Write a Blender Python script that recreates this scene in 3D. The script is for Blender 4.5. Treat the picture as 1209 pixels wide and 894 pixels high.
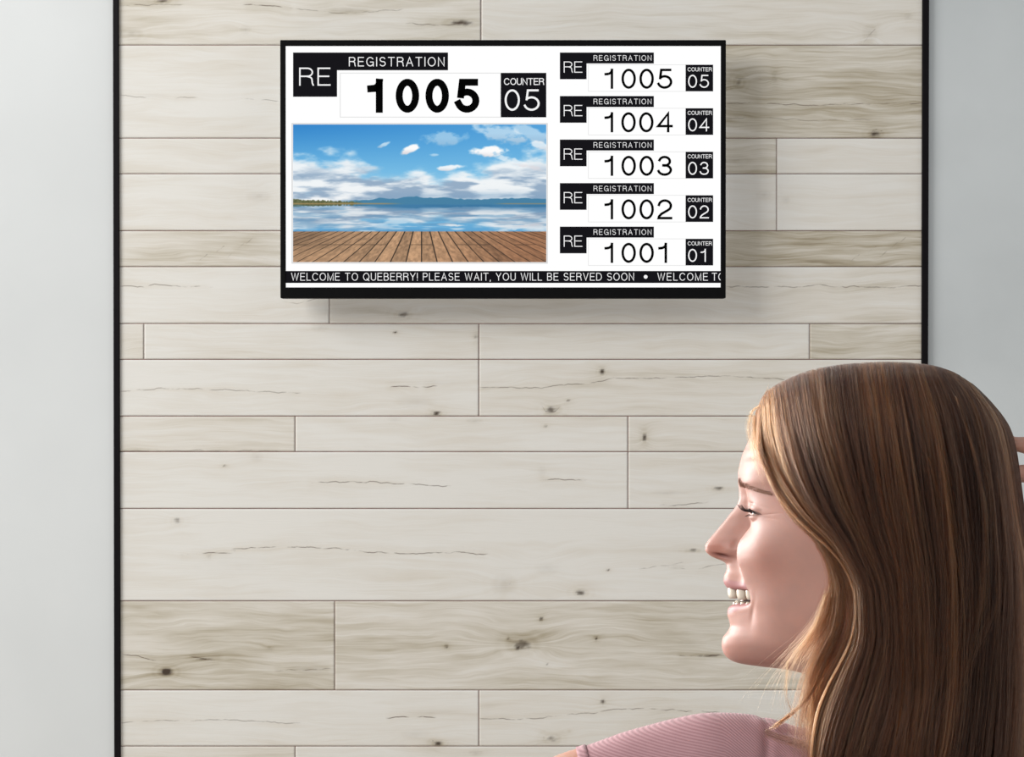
import bpy, bmesh, math, random
import numpy as np
from mathutils import Vector

# ------------------------------------------------------------------ camera, world, lights
F = 1700.0                      # focal length in pixels of a 1209 x 894 frame
CX, CY = 604.5, 447.0
CAM = np.array([0.0, 0.0, 1.62])
PITCH = math.radians(-0.33)
WALL = 3.15                     # distance of the wall
scene = bpy.context.scene
for o in list(bpy.data.objects):
    bpy.data.objects.remove(o)
COL = scene.collection

cam_d = bpy.data.cameras.new('camera')
cam = bpy.data.objects.new('camera', cam_d)
COL.objects.link(cam)
cam.location = CAM
cam.rotation_euler = (math.pi / 2 + PITCH, 0, 0)
cam_d.sensor_width = 36.0
cam_d.lens = F * 36.0 / 1209.0
cam_d.clip_start = 0.02
scene.camera = cam

scene.view_settings.view_transform = 'Standard'
scene.view_settings.look = 'None'
scene.view_settings.exposure = 0.0
scene.view_settings.gamma = 1.0
scene.view_settings.use_curve_mapping = False

world = bpy.data.worlds.new('world')
scene.world = world
world.use_nodes = True
bgn = world.node_tree.nodes['Background']
bgn.inputs[0].default_value = (0.97, 0.985, 1.0, 1)
bgn.inputs[1].default_value = 0.52


def area(name, loc, target, sx, sy, power, color=(1, 1, 1), spread=180):
    d = bpy.data.lights.new(name, 'AREA')
    d.shape = 'RECTANGLE'
    d.size, d.size_y = sx, sy
    d.energy = power
    d.color = color
    d.spread = math.radians(spread)
    o = bpy.data.objects.new(name, d)
    COL.objects.link(o)
    o.location = loc
    o.rotation_euler = (Vector(target) - Vector(loc)).to_track_quat('-Z', 'Y').to_euler()
    return o


# big window high on the left: lights the wall and throws the screen's soft shadow
area('window_light', (-4.2, 0.3, 3.9), (0.2, WALL, 1.5), 2.6, 2.2, 205, (1.0, 0.985, 0.96))
# unseen rim lamp added behind her face: bright edge on forehead, cheek, lips
area('added_rim_light', (-1.28, 2.72, 1.75), (0.27, 1.13, 1.56), 0.45, 1.3, 36, (1.0, 0.985, 0.97), 120)

# ------------------------------------------------------------------ pixel rays
cp, sp = math.cos(PITCH), math.sin(PITCH)


def ray(px, py):
    a = (np.asarray(px, float) - CX) / F
    b = -(np.asarray(py, float) - CY) / F
    a, b = np.broadcast_arrays(a, b)
    return np.stack([a, cp - b * sp, sp + b * cp], -1)


def on_plane(px, py, Y):
    d = ray(px, py)
    Y = np.asarray(Y, float)
    return CAM + d * ((Y - CAM[1]) / d[..., 1])[..., None]


HD = 1.13
K = F / HD                      # pixels per metre at the head
H0 = on_plane(1000, 600, HD)
ev = ray(1000, 600); ev[2] = 0; ev /= np.linalg.norm(ev)
el = np.array([-ev[1], ev[0], 0.0])
YAW = math.radians(9)
SV = -math.cos(YAW) * ev + math.sin(YAW) * el     # towards the camera: her left side
FV = math.cos(YAW) * el + math.sin(YAW) * ev      # where the face looks


def hp(px, py, h):
    """point of the head seen at (px, py), h pixels off the middle plane towards the viewer"""
    d = ray(px, py)
    h = np.asarray(h, float)
    t = (h / K + np.dot(H0 - CAM, SV)) / (d @ SV)
    return CAM + d * t[..., None]


def mirror(p):
    s = (p - H0) @ SV
    return p - 2 * s[..., None] * SV


# ------------------------------------------------------------------ noise
def vnoise(x, y, seed=0):
    x = np.asarray(x, float); y = np.asarray(y, float)
    xi = np.floor(x).astype(np.int64); yi = np.floor(y).astype(np.int64)
    fx = x - xi; fy = y - yi
    fx = fx * fx * (3 - 2 * fx); fy = fy * fy * (3 - 2 * fy)

    def hsh(a, b):
        n = (a * 374761393 + b * 668265263 + seed * 982451653) & 0xffffffff
        n = ((n ^ (n >> 13)) * 1274126177) & 0xffffffff
        n = (n ^ (n >> 16)) & 0xffffff
        return n / float(0xffffff)
    return (hsh(xi, yi) * (1 - fx) + hsh(xi + 1, yi) * fx) * (1 - fy) + (hsh(xi, yi + 1) * (1 - fx) + hsh(xi + 1, yi + 1) * fx) * fy


def fbm(x, y, seed=0, o=4):
    r = 0; a = 0.5; s = 0
    for i in range(o):
        r = r + a * vnoise(x * 2 ** i, y * 2 ** i, seed + i * 17); s += a; a *= 0.5
    return r / s


def sstep(a, b, x):
    t = np.clip((np.asarray(x, float) - a) / (b - a), 0, 1)
    return t * t * (3 - 2 * t)


def lin(c):
    c = np.asarray(c, float) / 255.0
    return np.where(c <= 0.04045, c / 12.92, ((c + 0.055) / 1.055) ** 2.4)


# ------------------------------------------------------------------ materials
def mat(name, rgb=(200, 200, 200), rough=0.5, spec=0.5, metal=0.0, emit=None, noise=None, bump=None):
    m = bpy.data.materials.new(name)
    m.use_nodes = True
    nt = m.node_tree; b = nt.nodes['Principled BSDF']
    c = tuple(lin(rgb)) + (1,)
    b.inputs['Base Color'].default_value = c
    b.inputs['Roughness'].default_value = rough
    b.inputs['Specular IOR Level'].default_value = spec
    b.inputs['Metallic'].default_value = metal
    if emit is not None:
        b.inputs['Emission Color'].default_value = tuple(lin(emit[0])) + (1,)
        b.inputs['Emission Strength'].default_value = emit[1]
    if noise:                       # (scale, second colour)
        tc = nt.nodes.new('ShaderNodeTexCoord')
        n = nt.nodes.new('ShaderNodeTexNoise'); n.inputs['Scale'].default_value = noise[0]; n.inputs['Detail'].default_value = 5
        r = nt.nodes.new('ShaderNodeMapRange'); r.inputs['From Min'].default_value = 0.3; r.inputs['From Max'].default_value = 0.7
        mx = nt.nodes.new('ShaderNodeMix'); mx.data_type = 'RGBA'
        mx.inputs[6].default_value = c; mx.inputs[7].default_value = tuple(lin(noise[1])) + (1,)
        nt.links.new(tc.outputs['Object'], n.inputs['Vector']); nt.links.new(n.outputs[0], r.inputs[0])
        nt.links.new(r.outputs[0], mx.inputs[0]); nt.links.new(mx.outputs[2], b.inputs['Base Color'])
        if bump:
            bp = nt.nodes.new('ShaderNodeBump'); bp.inputs['Strength'].default_value = bump[0]; bp.inputs['Distance'].default_value = bump[1]
            nt.links.new(n.outputs[0], bp.inputs['Height']); nt.links.new(bp.outputs[0], b.inputs['Normal'])
    return m


def attr_node(nt, name):
    a = nt.nodes.new('ShaderNodeAttribute'); a.attribute_name = name
    return a


def math_node(nt, op, a, b=None, c=None):
    n = nt.nodes.new('ShaderNodeMath'); n.operation = op
    for i, v in enumerate((a, b, c)):
        if v is None: continue
        if isinstance(v, (int, float)): n.inputs[i].default_value = v
        else: nt.links.new(v, n.inputs[i])
    return n.outputs[0]


def mix_node(nt, fac, a, b):
    n = nt.nodes.new('ShaderNodeMix'); n.data_type = 'RGBA'
    for i, v in ((0, fac), (6, a), (7, b)):
        if isinstance(v, (int, float)): n.inputs[i].default_value = v
        elif isinstance(v, tuple): n.inputs[i].default_value = v
        else: nt.links.new(v, n.inputs[i])
    return n.outputs[2]


# ------------------------------------------------------------------ objects
def mesh_obj(name, verts, faces, material, parent=None, smooth=False, attrs=None, mat_idx=None):
    me = bpy.data.meshes.new(name)
    verts = np.asarray(verts, float).reshape(-1, 3)
    if isinstance(faces, np.ndarray):
        nf, k = faces.shape
        me.vertices.add(len(verts)); me.vertices.foreach_set('co', verts.ravel())
        me.loops.add(nf * k); me.loops.foreach_set('vertex_index', faces.ravel().astype(np.int32))
        me.polygons.add(nf); me.polygons.foreach_set('loop_start', np.arange(0, nf * k, k, dtype=np.int32))
        try: me.polygons.foreach_set('loop_total', np.full(nf, k, dtype=np.int32))
        except Exception: pass
        me.update(calc_edges=True); me.validate()
    else:
        me.from_pydata(verts.tolist(), [], faces)
    for m in (material if isinstance(material, (list, tuple)) else [material]):
        me.materials.append(m)
    if mat_idx is not None:
        me.polygons.foreach_set('material_index', np.asarray(mat_idx, np.int32))
    if smooth:
        me.polygons.foreach_set('use_smooth', np.ones(len(me.polygons), bool))
    for k, v in (attrs or {}).items():
        v = np.asarray(v, float)
        if v.ndim == 1:
            a = me.attributes.new(k, 'FLOAT', 'POINT'); a.data.foreach_set('value', v)
        elif v.shape[1] == 3:
            a = me.attributes.new(k, 'FLOAT_VECTOR', 'POINT'); a.data.foreach_set('vector', v.ravel())
    me.update()
    o = bpy.data.objects.new(name, me)
    COL.objects.link(o)
    if parent is not None:
        o.parent = parent
        o.matrix_parent_inverse = parent.matrix_basis.inverted()
    return o


def empty(name, loc):
    o = bpy.data.objects.new(name, None)
    COL.objects.link(o); o.location = Vector(loc); o.empty_display_size = 0.1
    return o


def grid_faces(nr, nc, off=0, flip=False):
    i = np.arange(nr - 1)[:, None] * nc + np.arange(nc - 1)[None, :]
    i = i.ravel() + off
    f = np.stack([i, i + 1, i + nc + 1, i + nc], -1)
    return f[:, ::-1] if flip else f


def box_mesh(x0, x1, y0, y1, z0, z1, bev=0.0, seg=2):
    bm = bmesh.new()
    bmesh.ops.create_cube(bm, size=1)
    for v in bm.verts:
        v.co = Vector(((x0 + x1) / 2 + v.co.x * (x1 - x0), (y0 + y1) / 2 + v.co.y * (y1 - y0), (z0 + z1) / 2 + v.co.z * (z1 - z0)))
    if bev:
        bmesh.ops.bevel(bm, geom=bm.edges[:], offset=bev, segments=seg, affect='EDGES', profile=0.5)
    return bm


def bm_obj(name, bm, material, parent=None, smooth=False):
    me = bpy.data.meshes.new(name)
    bm.normal_update(); bm.to_mesh(me); bm.free()
    for m in (material if isinstance(material, (list, tuple)) else [material]): me.materials.append(m)
    if smooth: me.polygons.foreach_set('use_smooth', np.ones(len(me.polygons), bool))
    o = bpy.data.objects.new(name, me); COL.objects.link(o)
    if parent is not None:
        o.parent = parent; o.matrix_parent_inverse = parent.matrix_basis.inverted()
    return o


def join_bm(bms):
    out = bmesh.new()
    for b in bms:
        me = bpy.data.meshes.new('tmp'); b.to_mesh(me); b.free(); out.from_mesh(me); bpy.data.meshes.remove(me)
    return out


def structure(o, label=None):
    o['kind'] = 'structure'
    if label: o['label'] = label
    return o


# ================================================================== the setting
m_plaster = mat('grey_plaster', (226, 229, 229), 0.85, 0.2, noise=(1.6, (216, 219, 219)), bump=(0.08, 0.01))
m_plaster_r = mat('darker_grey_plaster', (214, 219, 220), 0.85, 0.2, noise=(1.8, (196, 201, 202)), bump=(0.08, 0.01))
m_black = mat('black_lacquer', (12, 9, 12), 0.5, 0.12, noise=(30, (17, 13, 17)))
m_floor = mat('pale_floor', (196, 188, 176), 0.5, 0.3, noise=(4, (180, 170, 156)))
m_gap = mat('plank_gap', (158, 118, 110), 0.9, 0.1, noise=(40, (120, 90, 84)))

wl = on_plane(0, 447, WALL)
XL = on_plane(138, 447, WALL)[0]      # middle of the left black strip
XR = on_plane(1093, 447, WALL)[0]
TOPZ = 2.85
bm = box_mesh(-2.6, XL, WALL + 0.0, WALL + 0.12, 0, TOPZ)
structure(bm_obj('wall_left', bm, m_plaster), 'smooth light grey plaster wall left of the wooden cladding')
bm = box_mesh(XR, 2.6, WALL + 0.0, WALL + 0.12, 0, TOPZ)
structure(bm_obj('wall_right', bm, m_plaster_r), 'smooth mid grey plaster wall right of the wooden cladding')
bm = box_mesh(-2.6, 2.6, -0.6, WALL + 0.12, -0.06, 0)
structure(bm_obj('floor', bm, m_floor), 'pale floor below the frame of the photo')


def strip(name, tx0, tx1, bx0, bx1, label):
    """slender upright black trim, tx at the top of the photo, bx at the bottom"""
    p = [on_plane(tx0, 0, WALL - .012), on_plane(tx1, 0, WALL - .012), on_plane(bx1, 894, WALL - .012), on_plane(bx0, 894, WALL - .012)]
    # extend to the floor and the wall's top
    def ext(a, b, z):
        t = (z - a[2]) / (b[2] - a[2]); return a + (b - a) * t
    vs = []
    for y in (WALL - .012, WALL + .02):
        for z in (0.0, TOPZ):
            for a, b in ((p[0], p[3]), (p[1], p[2])):
                q = ext(a, b, z); vs.append((q[0], y, z))
    fs = [(0, 1, 3, 2), (4, 6, 7, 5), (0, 2, 6, 4), (1, 5, 7, 3), (2, 3, 7, 6), (0, 4, 5, 1)]
    o = mesh_obj(name, vs, fs, m_black)
    b = o.modifiers.new('bevel', 'BEVEL'); b.width = 0.0015; b.segments = 2
    return structure(o, label)


strip('trim_1', 133, 139.8, 134.6, 142, 'slim black metal strip between grey wall and planks on the left')
strip('trim_2', 1089.5, 1097.3, 1087.4, 1094.6, 'slim black metal strip between planks and grey wall on the right')

# ---------------------------------------------------------------- wooden cladding
rows = [(-118, -9.5), (-9.5, 53.3), (53.3, 163.2), (163.2, 205.3), (205.3, 272.5), (272.5, 315), (315, 382.2), (382.2, 424.5), (424.5, 491.5),
        (491.5, 533.5), (533.5, 600.7), (600.7, 709.7), (709.7, 815), (815, 881.3), (881.3, 924), (924, 991), (991, 1100), (1100, 1142),
        (1142, 1209), (1209, 1318)]
rows = [(-185, -118)] + rows + [(-227, -185)]
L, Rr = 138, 1093
# each row: list of (x0, x1, tone, seed)
cut = {
    1: [(L, 500, .3), (500, Rr, .2)],
    2: [(L, 568, .50), (568, Rr, .34)],
    3: [(L, 560, .16), (560, Rr, 1.02)],
    4: [(L, 560, .20), (560, 917, .80), (917, Rr, .16)],
    5: [(L, 560, .12), (560, 917, .22), (917, Rr, .12)],
    6: [(L, 560, .62), (560, Rr, 1.15)],
    7: [(L, 389, .14), (389, Rr, .34)],
    8: [(L, 170, .42), (170, 565.5, .22), (565.5, 956, .22), (956, Rr, .85)],
    9: [(L, 565.5, .10), (565.5, Rr, .26)],
    10: [(L, 348.5, .36), (348.5, 741.5, .20), (741.5, Rr, .34)],
    11: [(L, 741.5, .06), (741.5, Rr, .16)],
    12: [(L, Rr, .08)],
    13: [(L, 395.3, .66), (395.3, Rr, .62)],
    14: [(L, 565.5, .12), (565.5, Rr, .26)],
    15: [(L, 348.5, .36), (348.5, 741.5, .20), (741.5, Rr, .34)],
}
# knots: x, y, rx, ry, darkness, how far the grain bends
knots = [(155, 40, 13, 7, .38, 10), (290, 35, 6, 5, .32, 6), (192, 1, 10, 3, .7, 3), (545, 27, 22, 6, .55, 8), (412, 12, 24, 3, .4, 3), (180, 113, 18, 2.5, .16, 3),
         (305, 232, 14, 6, .30, 9), (873, 97, 7, 8, .45, 8), (915, 90, 3, 7, .35, 5), (1034, 158, 9, 5, .70, 8), (1027, 40, 8, 11, .30, 14), (1072, 20, 5, 4, .3, 5),
         (868, 190, 20, 7, .30, 6), (902, 230, 8, 6, .28, 6), (928, 236, 5, 4, .25, 5), (476, 372, 11, 6, .50, 8), (378, 387, 10, 4, .28, 4), (467, 393, 3, 1.6, .8, 2), (562, 398, 3, 5, .45, 3),
         (490, 475, 22, 7, .22, 9), (515, 488, 7, 4, .7, 5), (515, 452, 30, 3, .18, 3), (711, 439, 4, 4, .75, 6), (652, 484, 11, 6, .55, 14), (671, 473, 2, 1.5, .6, 1),
         (560, 497, 9, 3, .35, 4), (644, 503, 3, 1.6, .75, 2), (761, 517, 3, 6, .80, 9), (466, 495, 8, 3, .2, 5), (265, 550, 3.5, 3, .45, 3), (303, 540, 7, 6, .26, 6),
         (209, 615, 8, 6, .50, 8), (247, 657, 3, 3, .40, 5), (275, 665, 60, 16, .10, 4), (595, 690, 14, 11, .28, 18), (646, 672, 14, 7, .20, 14), (718, 673, 2.5, 1.6, .55, 5), (686, 700, 9, 5, .62, 7), (818, 650, 9, 2.5, .55, 4),
         (196, 793.5, 9, 5.5, .98, 9), (240, 778, 20, 2.5, .5, 3), (318, 766, 3, 2, .4, 2), (365, 790, 24, 5, .35, 5), (617, 762, 18, 12, .50, 24), (612, 765, 5, 5, .6, 0), (527, 763.5, 2.2, 2, .9, 4), (639, 731, 2.2, 2, .9, 3), (600, 754, 2, 2, .6, 1),
         (704, 754, 2.4, 2.4, .8, 4), (646, 784, 1.5, 1.2, .6, 1), (815, 760, 16, 4, .16, 12), (836, 774, 20, 2, .65, 2), (712, 829, 4, 4, .7, 6), (652, 873, 10, 7, .5, 14), (672, 864, 1.5, 1.2, .5, 1),
         (490, 867, 16, 6, .22, 8), (517, 878, 7, 3.5, .7, 5), (515, 841, 30, 3, .18, 3), (562, 889, 8, 3, .4, 3), (790, 582, 22, 2, .35, 2), (848, 577, 8, 1.8, .8, 2), (640, 557, 5, 6, .18, 4)]
# cracks: polyline, half width in pixels, darkness
cracks = [([(138, 7), (160, 6), (215, 5)], .5, .5), ([(288, 5), (310, 7), (345, 9)], .6, .8), ([(138, 113), (200, 116), (232, 114)], .35, .4), ([(285, 116), (331, 120)], .3, .4),
          ([(350, 10), (400, 16), (440, 14), (475, 11)], .6, .45), ([(480, 28), (520, 30), (548, 27)], .6, .6),
          ([(142, 338), (172, 338), (183, 335), (206, 338), (250, 339)], .45, .6), ([(857, 338), (930, 339), (945, 338.5), (966, 335.5), (985, 338), (1040, 339), (1089, 338)], .45, .6),
          ([(857, 122), (900, 122), (960, 124), (1010, 123), (1050, 121), (1089, 122)], .5, .6), ([(857, 92), (905, 94), (940, 93)], .4, .4), ([(857, 140), (900, 139), (960, 142), (1030, 141)], .4, .35),
          ([(335, 355), (350, 359), (372, 353), (389, 351)], .35, .4),
          ([(142, 462), (185, 459), (250, 460), (330, 463), (354, 464)], .4, .5), ([(456, 458), (475, 456.6), (493, 458)], .6, .8), ([(500, 456.5), (515, 456)], .6, .8),
          ([(509, 484), (514, 488), (519, 491)], .7, .8), ([(566, 457), (605, 458), (640, 458), (661, 455), (702, 452), (724, 447), (760, 447), (810, 445), (860, 444), (930, 448)], .45, .6),
          ([(641, 479), (643, 486), (655, 487), (662, 480)], .6, .7), ([(142, 532), (330, 532.5)], .3, .4),
          ([(362, 570), (395, 569), (435, 569), (470, 571), (505, 573), (531, 574)], .45, .65), ([(636, 567), (660, 566), (692, 567)], .55, .7), ([(780, 597), (805, 596), (838, 593)], .5, .6),
          ([(212, 654.5), (236, 654), (252, 652), (273, 654)], .55, .7), ([(275, 649), (310, 646.5), (345, 645.5), (400, 648), (430, 651), (470, 653.5), (510, 653), (540, 652), (575, 655)], .5, .7),
          ([(593, 704), (599, 694), (603, 688)], .6, .7), ([(142, 772), (158, 774), (185, 780)], .5, .7), ([(225, 775), (250, 779), (262, 778)], .8, .8), ([(325, 792), (350, 791), (390, 790)], .4, .5),
          ([(800, 774), (830, 776), (852, 774)], .8, .8), ([(858, 666), (840, 668), (825, 671), (790, 670)], .4, .5), ([(755, 672), (790, 667), (820, 660)], .35, .4),
          ([(142, 853), (200, 851), (260, 850), (330, 853), (354, 854)], .4, .5), ([(457, 848), (475, 847), (514, 847)], .6, .8), ([(510, 874), (519, 881)], .7, .8),
          ([(566, 848), (605, 849), (640, 848), (661, 845), (702, 842), (724, 838), (760, 837), (850, 841)], .45, .6), ([(641, 868), (643, 876), (655, 877), (662, 870)], .6, .7),
          ([(1020, 50), (1026, 42), (1034, 34)], .6, .7), ([(1028, 158), (1032, 152), (1042, 155)], .6, .7)]
# faint old repairs crossing dark boards
for x0, y0 in ((265, 290), (245, 300), (278, 296), (290, 286), (300, 280)):
    cracks.append(([(x0, y0), (x0 - 10, y0 + 8)], .3, .4)); cracks.append(([(x0 + 770, y0), (x0 + 760, y0 + 8)], .3, .4))

V = []; FC = []; A_tone = []; A_gr = []; A_dark = []; A_crk = []; A_dk2 = []
off = 0
STEP = 2.0
GAP = 0.42
rnd = random.Random(5)
for ri, (ya, yb) in enumerate(rows):
    segs = cut.get(ri)
    if not segs:
        xm = rnd.uniform(300, 900)
        segs = [(L, xm, rnd.uniform(.05, .6)), (xm, Rr, rnd.uniform(.05, .6))]
    for si, (xa, xb, tone) in enumerate(segs):
        vis = yb > -10 and ya < 905
        st = STEP if vis else 12.0
        nx = max(2, int((xb - xa) / st) + 1); ny = max(2, int((yb - ya) / st) + 1)
        gx, gy = np.meshgrid(np.linspace(xa + GAP, xb - GAP, nx), np.linspace(ya + GAP, yb - GAP, ny))
        seed = ri * 7 + si * 3 + 11
        P = on_plane(gx, gy, WALL - .006)
        tn = np.full(gx.shape, tone)
        # slow stains along the board
        tn += (fbm(gx / 130, gy / 26, seed) - .5) * (.55 + .3 * (tone > .5))
        warp = (fbm(gx / 90, gy / 30, seed + 5) - .5) * 18
        dark = np.zeros(gx.shape)
        for (kx, ky, rx, ry, dk, bend) in knots:
            if not (xa - 2 < kx < xb + 2 and ya - 4 < ky < yb + 4): continue
            if not vis: continue
            dx = gx - kx; dy = gy - ky
            e = (dx / rx) ** 2 + (dy / ry) ** 2
            irr = 0.55 + 0.9 * fbm(gx / 5.0, gy / 3.0, seed + 31, 3)
            core = dk * np.exp(-e * 1.6) * irr
            dark = np.maximum(dark, 1.25 * core * (sstep(.22, .50, core) if dk > .42 else .25))
            rg_ = np.sin(7.5 * np.sqrt(e + .02) + 2 * fbm(gx / 9, gy / 5, seed + 37))
            tn += .55 * dk * np.exp(-e * .45) * (.75 + .45 * rg_) + .22 * dk * np.exp(-((dx / (rx * 3.4)) ** 2 + (dy / (ry * 2.2)) ** 2))
            warp += bend * np.sign(dy) * np.exp(-((dx / (rx * 2.6)) ** 2)) * np.exp(-np.abs(dy) / (ry * 2.0)) * (1 - np.exp(-np.abs(dy) / 3))
        crk = np.full(gx.shape, 50.0); cdk = np.zeros(gx.shape)
        if vis:
            for pts, hw, dk in cracks:
                ym = sum(p[1] for p in pts) / len(pts); x0c = min(p[0] for p in pts); x1c = max(p[0] for p in pts)
                if not (ya - 3 < ym < yb + 3) or x1c < xa or x0c > xb: continue
                wob = (fbm(gx / 9, gx * 0 + seed, seed + 3, 3) - .5) * 3.0
                dx_, dy_ = abs(pts[-1][0] - pts[0][0]), max(p[1] for p in pts) - min(p[1] for p in pts)
                if dx_ > 2.5 * dy_:
                    xs_ = [p[0] for p in pts]; ys_ = [p[1] for p in pts]
                    if xs_[0] > xs_[-1]: xs_, ys_ = xs_[::-1], ys_[::-1]
                    best = gy - (np.interp(gx, xs_, ys_) + wob)
                    ends = sstep(xs_[0] - 3, xs_[0] + 5, gx) * (1 - sstep(xs_[-1] - 5, xs_[-1] + 3, gx))
                else:
                    best = np.full(gx.shape, 50.0)
                    for (ax, ay), (bx, by) in zip(pts[:-1], pts[1:]):
                        vx, vy = bx - ax, by - ay
                        t = np.clip(((gx - ax) * vx + (gy - ay) * vy) / (vx * vx + vy * vy), 0, 1)
                        best = np.minimum(best, np.hypot(gx - ax - t * vx, gy - ay - t * vy))
                    ends = np.ones(gx.shape)
                inside = (gx > x0c - 4) & (gx < x1c + 4)
                tn += .22 * dk * np.exp(-(best / 6.0) ** 2) * ends
                near = (np.abs(best) < 7) & inside & (np.abs(best) < np.abs(crk))
                crk = np.where(near, best, crk); cdk = np.where(near, dk * ends, cdk)
        nv = nx * ny
        gr = np.stack([gx.ravel(), (gy + warp).ravel(), np.full(nv, seed * 13.7)], -1)
        V.append(P.reshape(-1, 3)); FC.append(grid_faces(ny, nx, off, flip=True))
        A_tone.append(tn.ravel()); A_gr.append(gr); A_dark.append(dark.ravel()); A_crk.append(crk.ravel()); A_dk2.append(cdk.ravel())
        # side walls of the board
        border = np.concatenate([np.arange(nx), np.arange(1, ny) * nx + nx - 1, (ny - 1) * nx + np.arange(nx - 2, -1, -1), np.arange(ny - 2, 0, -1) * nx])
        bp = P.reshape(-1, 3)[border].copy(); bp[:, 1] += .008
        V.append(bp)
        for arr, src in ((A_tone, tn), (A_dark, dark), (A_crk, crk), (A_dk2, cdk)): arr.append(src.ravel()[border])
        A_gr.append(gr[border])
        nb = len(border); j = np.arange(nb)
        FC.append(np.stack([border[j] + off, border[(j + 1) % nb] + off, off + nv + (j + 1) % nb, off + nv + j], -1))
        off += nv + nb
# backing board seen through the joints
xa = on_plane(L, 447, WALL)[0]; xb = on_plane(Rr, 447, WALL)[0]
bk = np.array([(xa, WALL - .0048, 0.0), (xb, WALL - .0048, 0.0), (xb, WALL - .0048, TOPZ), (xa, WALL - .0048, TOPZ),
               (xa, WALL + .05, 0.0), (xb, WALL + .05, 0.0), (xb, WALL + .05, TOPZ), (xa, WALL + .05, TOPZ)])
V.append(bk)
bf = np.array([(0, 1, 2, 3), (5, 4, 7, 6), (4, 0, 3, 7), (1, 5, 6, 2), (3, 2, 6, 7), (4, 5, 1, 0)]) + off
nplank = sum(len(f) for f in FC)
FC.append(bf)
for arr in (A_tone, A_dark, A_dk2): arr.append(np.zeros(8))
A_crk.append(np.full(8, 50.0)); A_gr.append(np.zeros((8, 3)))

mw = bpy.data.materials.new('whitewashed_planks'); mw.use_nodes = True
nt = mw.node_tree; B = nt.nodes['Principled BSDF']; B.inputs['Roughness'].default_value = .72; B.inputs['Specular IOR Level'].default_value = .25
g = attr_node(nt, 'grain').outputs['Vector']


def grain(sx, sy, sc, det, dist=0.0):
    mp = nt.nodes.new('ShaderNodeVectorMath'); mp.operation = 'MULTIPLY'; nt.links.new(g, mp.inputs[0]); mp.inputs[1].default_value = (sx, sy, 1)
    n = nt.nodes.new('ShaderNodeTexNoise'); n.inputs['Scale'].default_value = sc; n.inputs['Detail'].default_value = det; n.inputs['Distortion'].default_value = dist
    nt.links.new(mp.outputs[0], n.inputs['Vector'])
    return n.outputs[0]


g1 = grain(.010, .16, 1, 6, .4)
g2 = grain(.02, .75, 1, 4, .2)
g3 = grain(.006, .05, 1, 3, .6)
tone = attr_node(nt, 'tone').outputs['Fac']
amp = math_node(nt, 'MULTIPLY_ADD', tone, .75, .30)
s = math_node(nt, 'ADD', math_node(nt, 'MULTIPLY', math_node(nt, 'SUBTRACT', g1, .5), 1.9), math_node(nt, 'MULTIPLY', math_node(nt, 'SUBTRACT', g2, .5), .9))
s = math_node(nt, 'ADD', s, math_node(nt, 'MULTIPLY', math_node(nt, 'SUBTRACT', g3, .5), .8))
t = math_node(nt, 'MULTIPLY_ADD', s, amp, tone)
ramp = nt.nodes.new('ShaderNodeValToRGB'); cr = ramp.color_ramp
cols = [(0.0, (232, 230, 224)), (.40, (224, 219, 209)), (.85, (206, 199, 184)), (1.35, (180, 170, 149)), (2.1, (142, 129, 107))]
sc_ = 1 / 1.9
cr.elements[0].position = 0; cr.elements[0].color = tuple(lin(cols[0][1])) + (1,)
cr.elements[1].position = 1; cr.elements[1].color = tuple(lin(cols[-1][1])) + (1,)
for p_, c_ in cols[1:-1]:
    e = cr.elements.new(p_ * sc_); e.color = tuple(lin(c_)) + (1,)
nt.links.new(math_node(nt, 'MULTIPLY', t, sc_), ramp.inputs[0])
dk = attr_node(nt, 'knot').outputs['Fac']
dkn = math_node(nt, 'MULTIPLY', dk, math_node(nt, 'MULTIPLY_ADD', g2, 1.6, .35))
c1 = mix_node(nt, dkn, ramp.outputs[0], tuple(lin((74, 62, 52))) + (1,))
ca = math_node(nt, 'ABSOLUTE', attr_node(nt, 'crack').outputs['Fac'])
cm = nt.nodes.new('ShaderNodeMapRange'); cm.inputs['From Min'].default_value = .25; cm.inputs['From Max'].default_value = .8; cm.inputs['To Min'].default_value = 1; cm.inputs['To Max'].default_value = 0
nt.links.new(ca, cm.inputs[0])
brk = nt.nodes.new('ShaderNodeMapRange'); brk.inputs['From Min'].default_value = .38; brk.inputs['From Max'].default_value = .55
nt.links.new(grain(.06, .02, 1, 3), brk.inputs[0])
cf = math_node(nt, 'MULTIPLY', math_node(nt, 'MULTIPLY', cm.outputs[0], attr_node(nt, 'crackdark').outputs['Fac']), brk.outputs[0])
c2 = mix_node(nt, cf, c1, tuple(lin((92, 74, 62))) + (1,))
nt.links.new(c2, B.inputs['Base Color'])
bpn = nt.nodes.new('ShaderNodeBump'); bpn.inputs['Strength'].default_value = .12; bpn.inputs['Distance'].default_value = .002
nt.links.new(g2, bpn.inputs['Height']); nt.links.new(bpn.outputs[0], B.inputs['Normal'])

faces = np.concatenate(FC)
mi = np.zeros(len(faces), int); mi[nplank:] = 1
wb = mesh_obj('wall_back', np.concatenate(V), faces, [mw, m_gap], attrs={'tone': np.concatenate(A_tone), 'grain': np.concatenate(A_gr), 'knot': np.concatenate(A_dark),
              'crack': np.concatenate(A_crk), 'crackdark': np.concatenate(A_dk2)}, mat_idx=mi)
structure(wb, 'wall clad in horizontal whitewashed wooden planks between two black strips')

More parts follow.
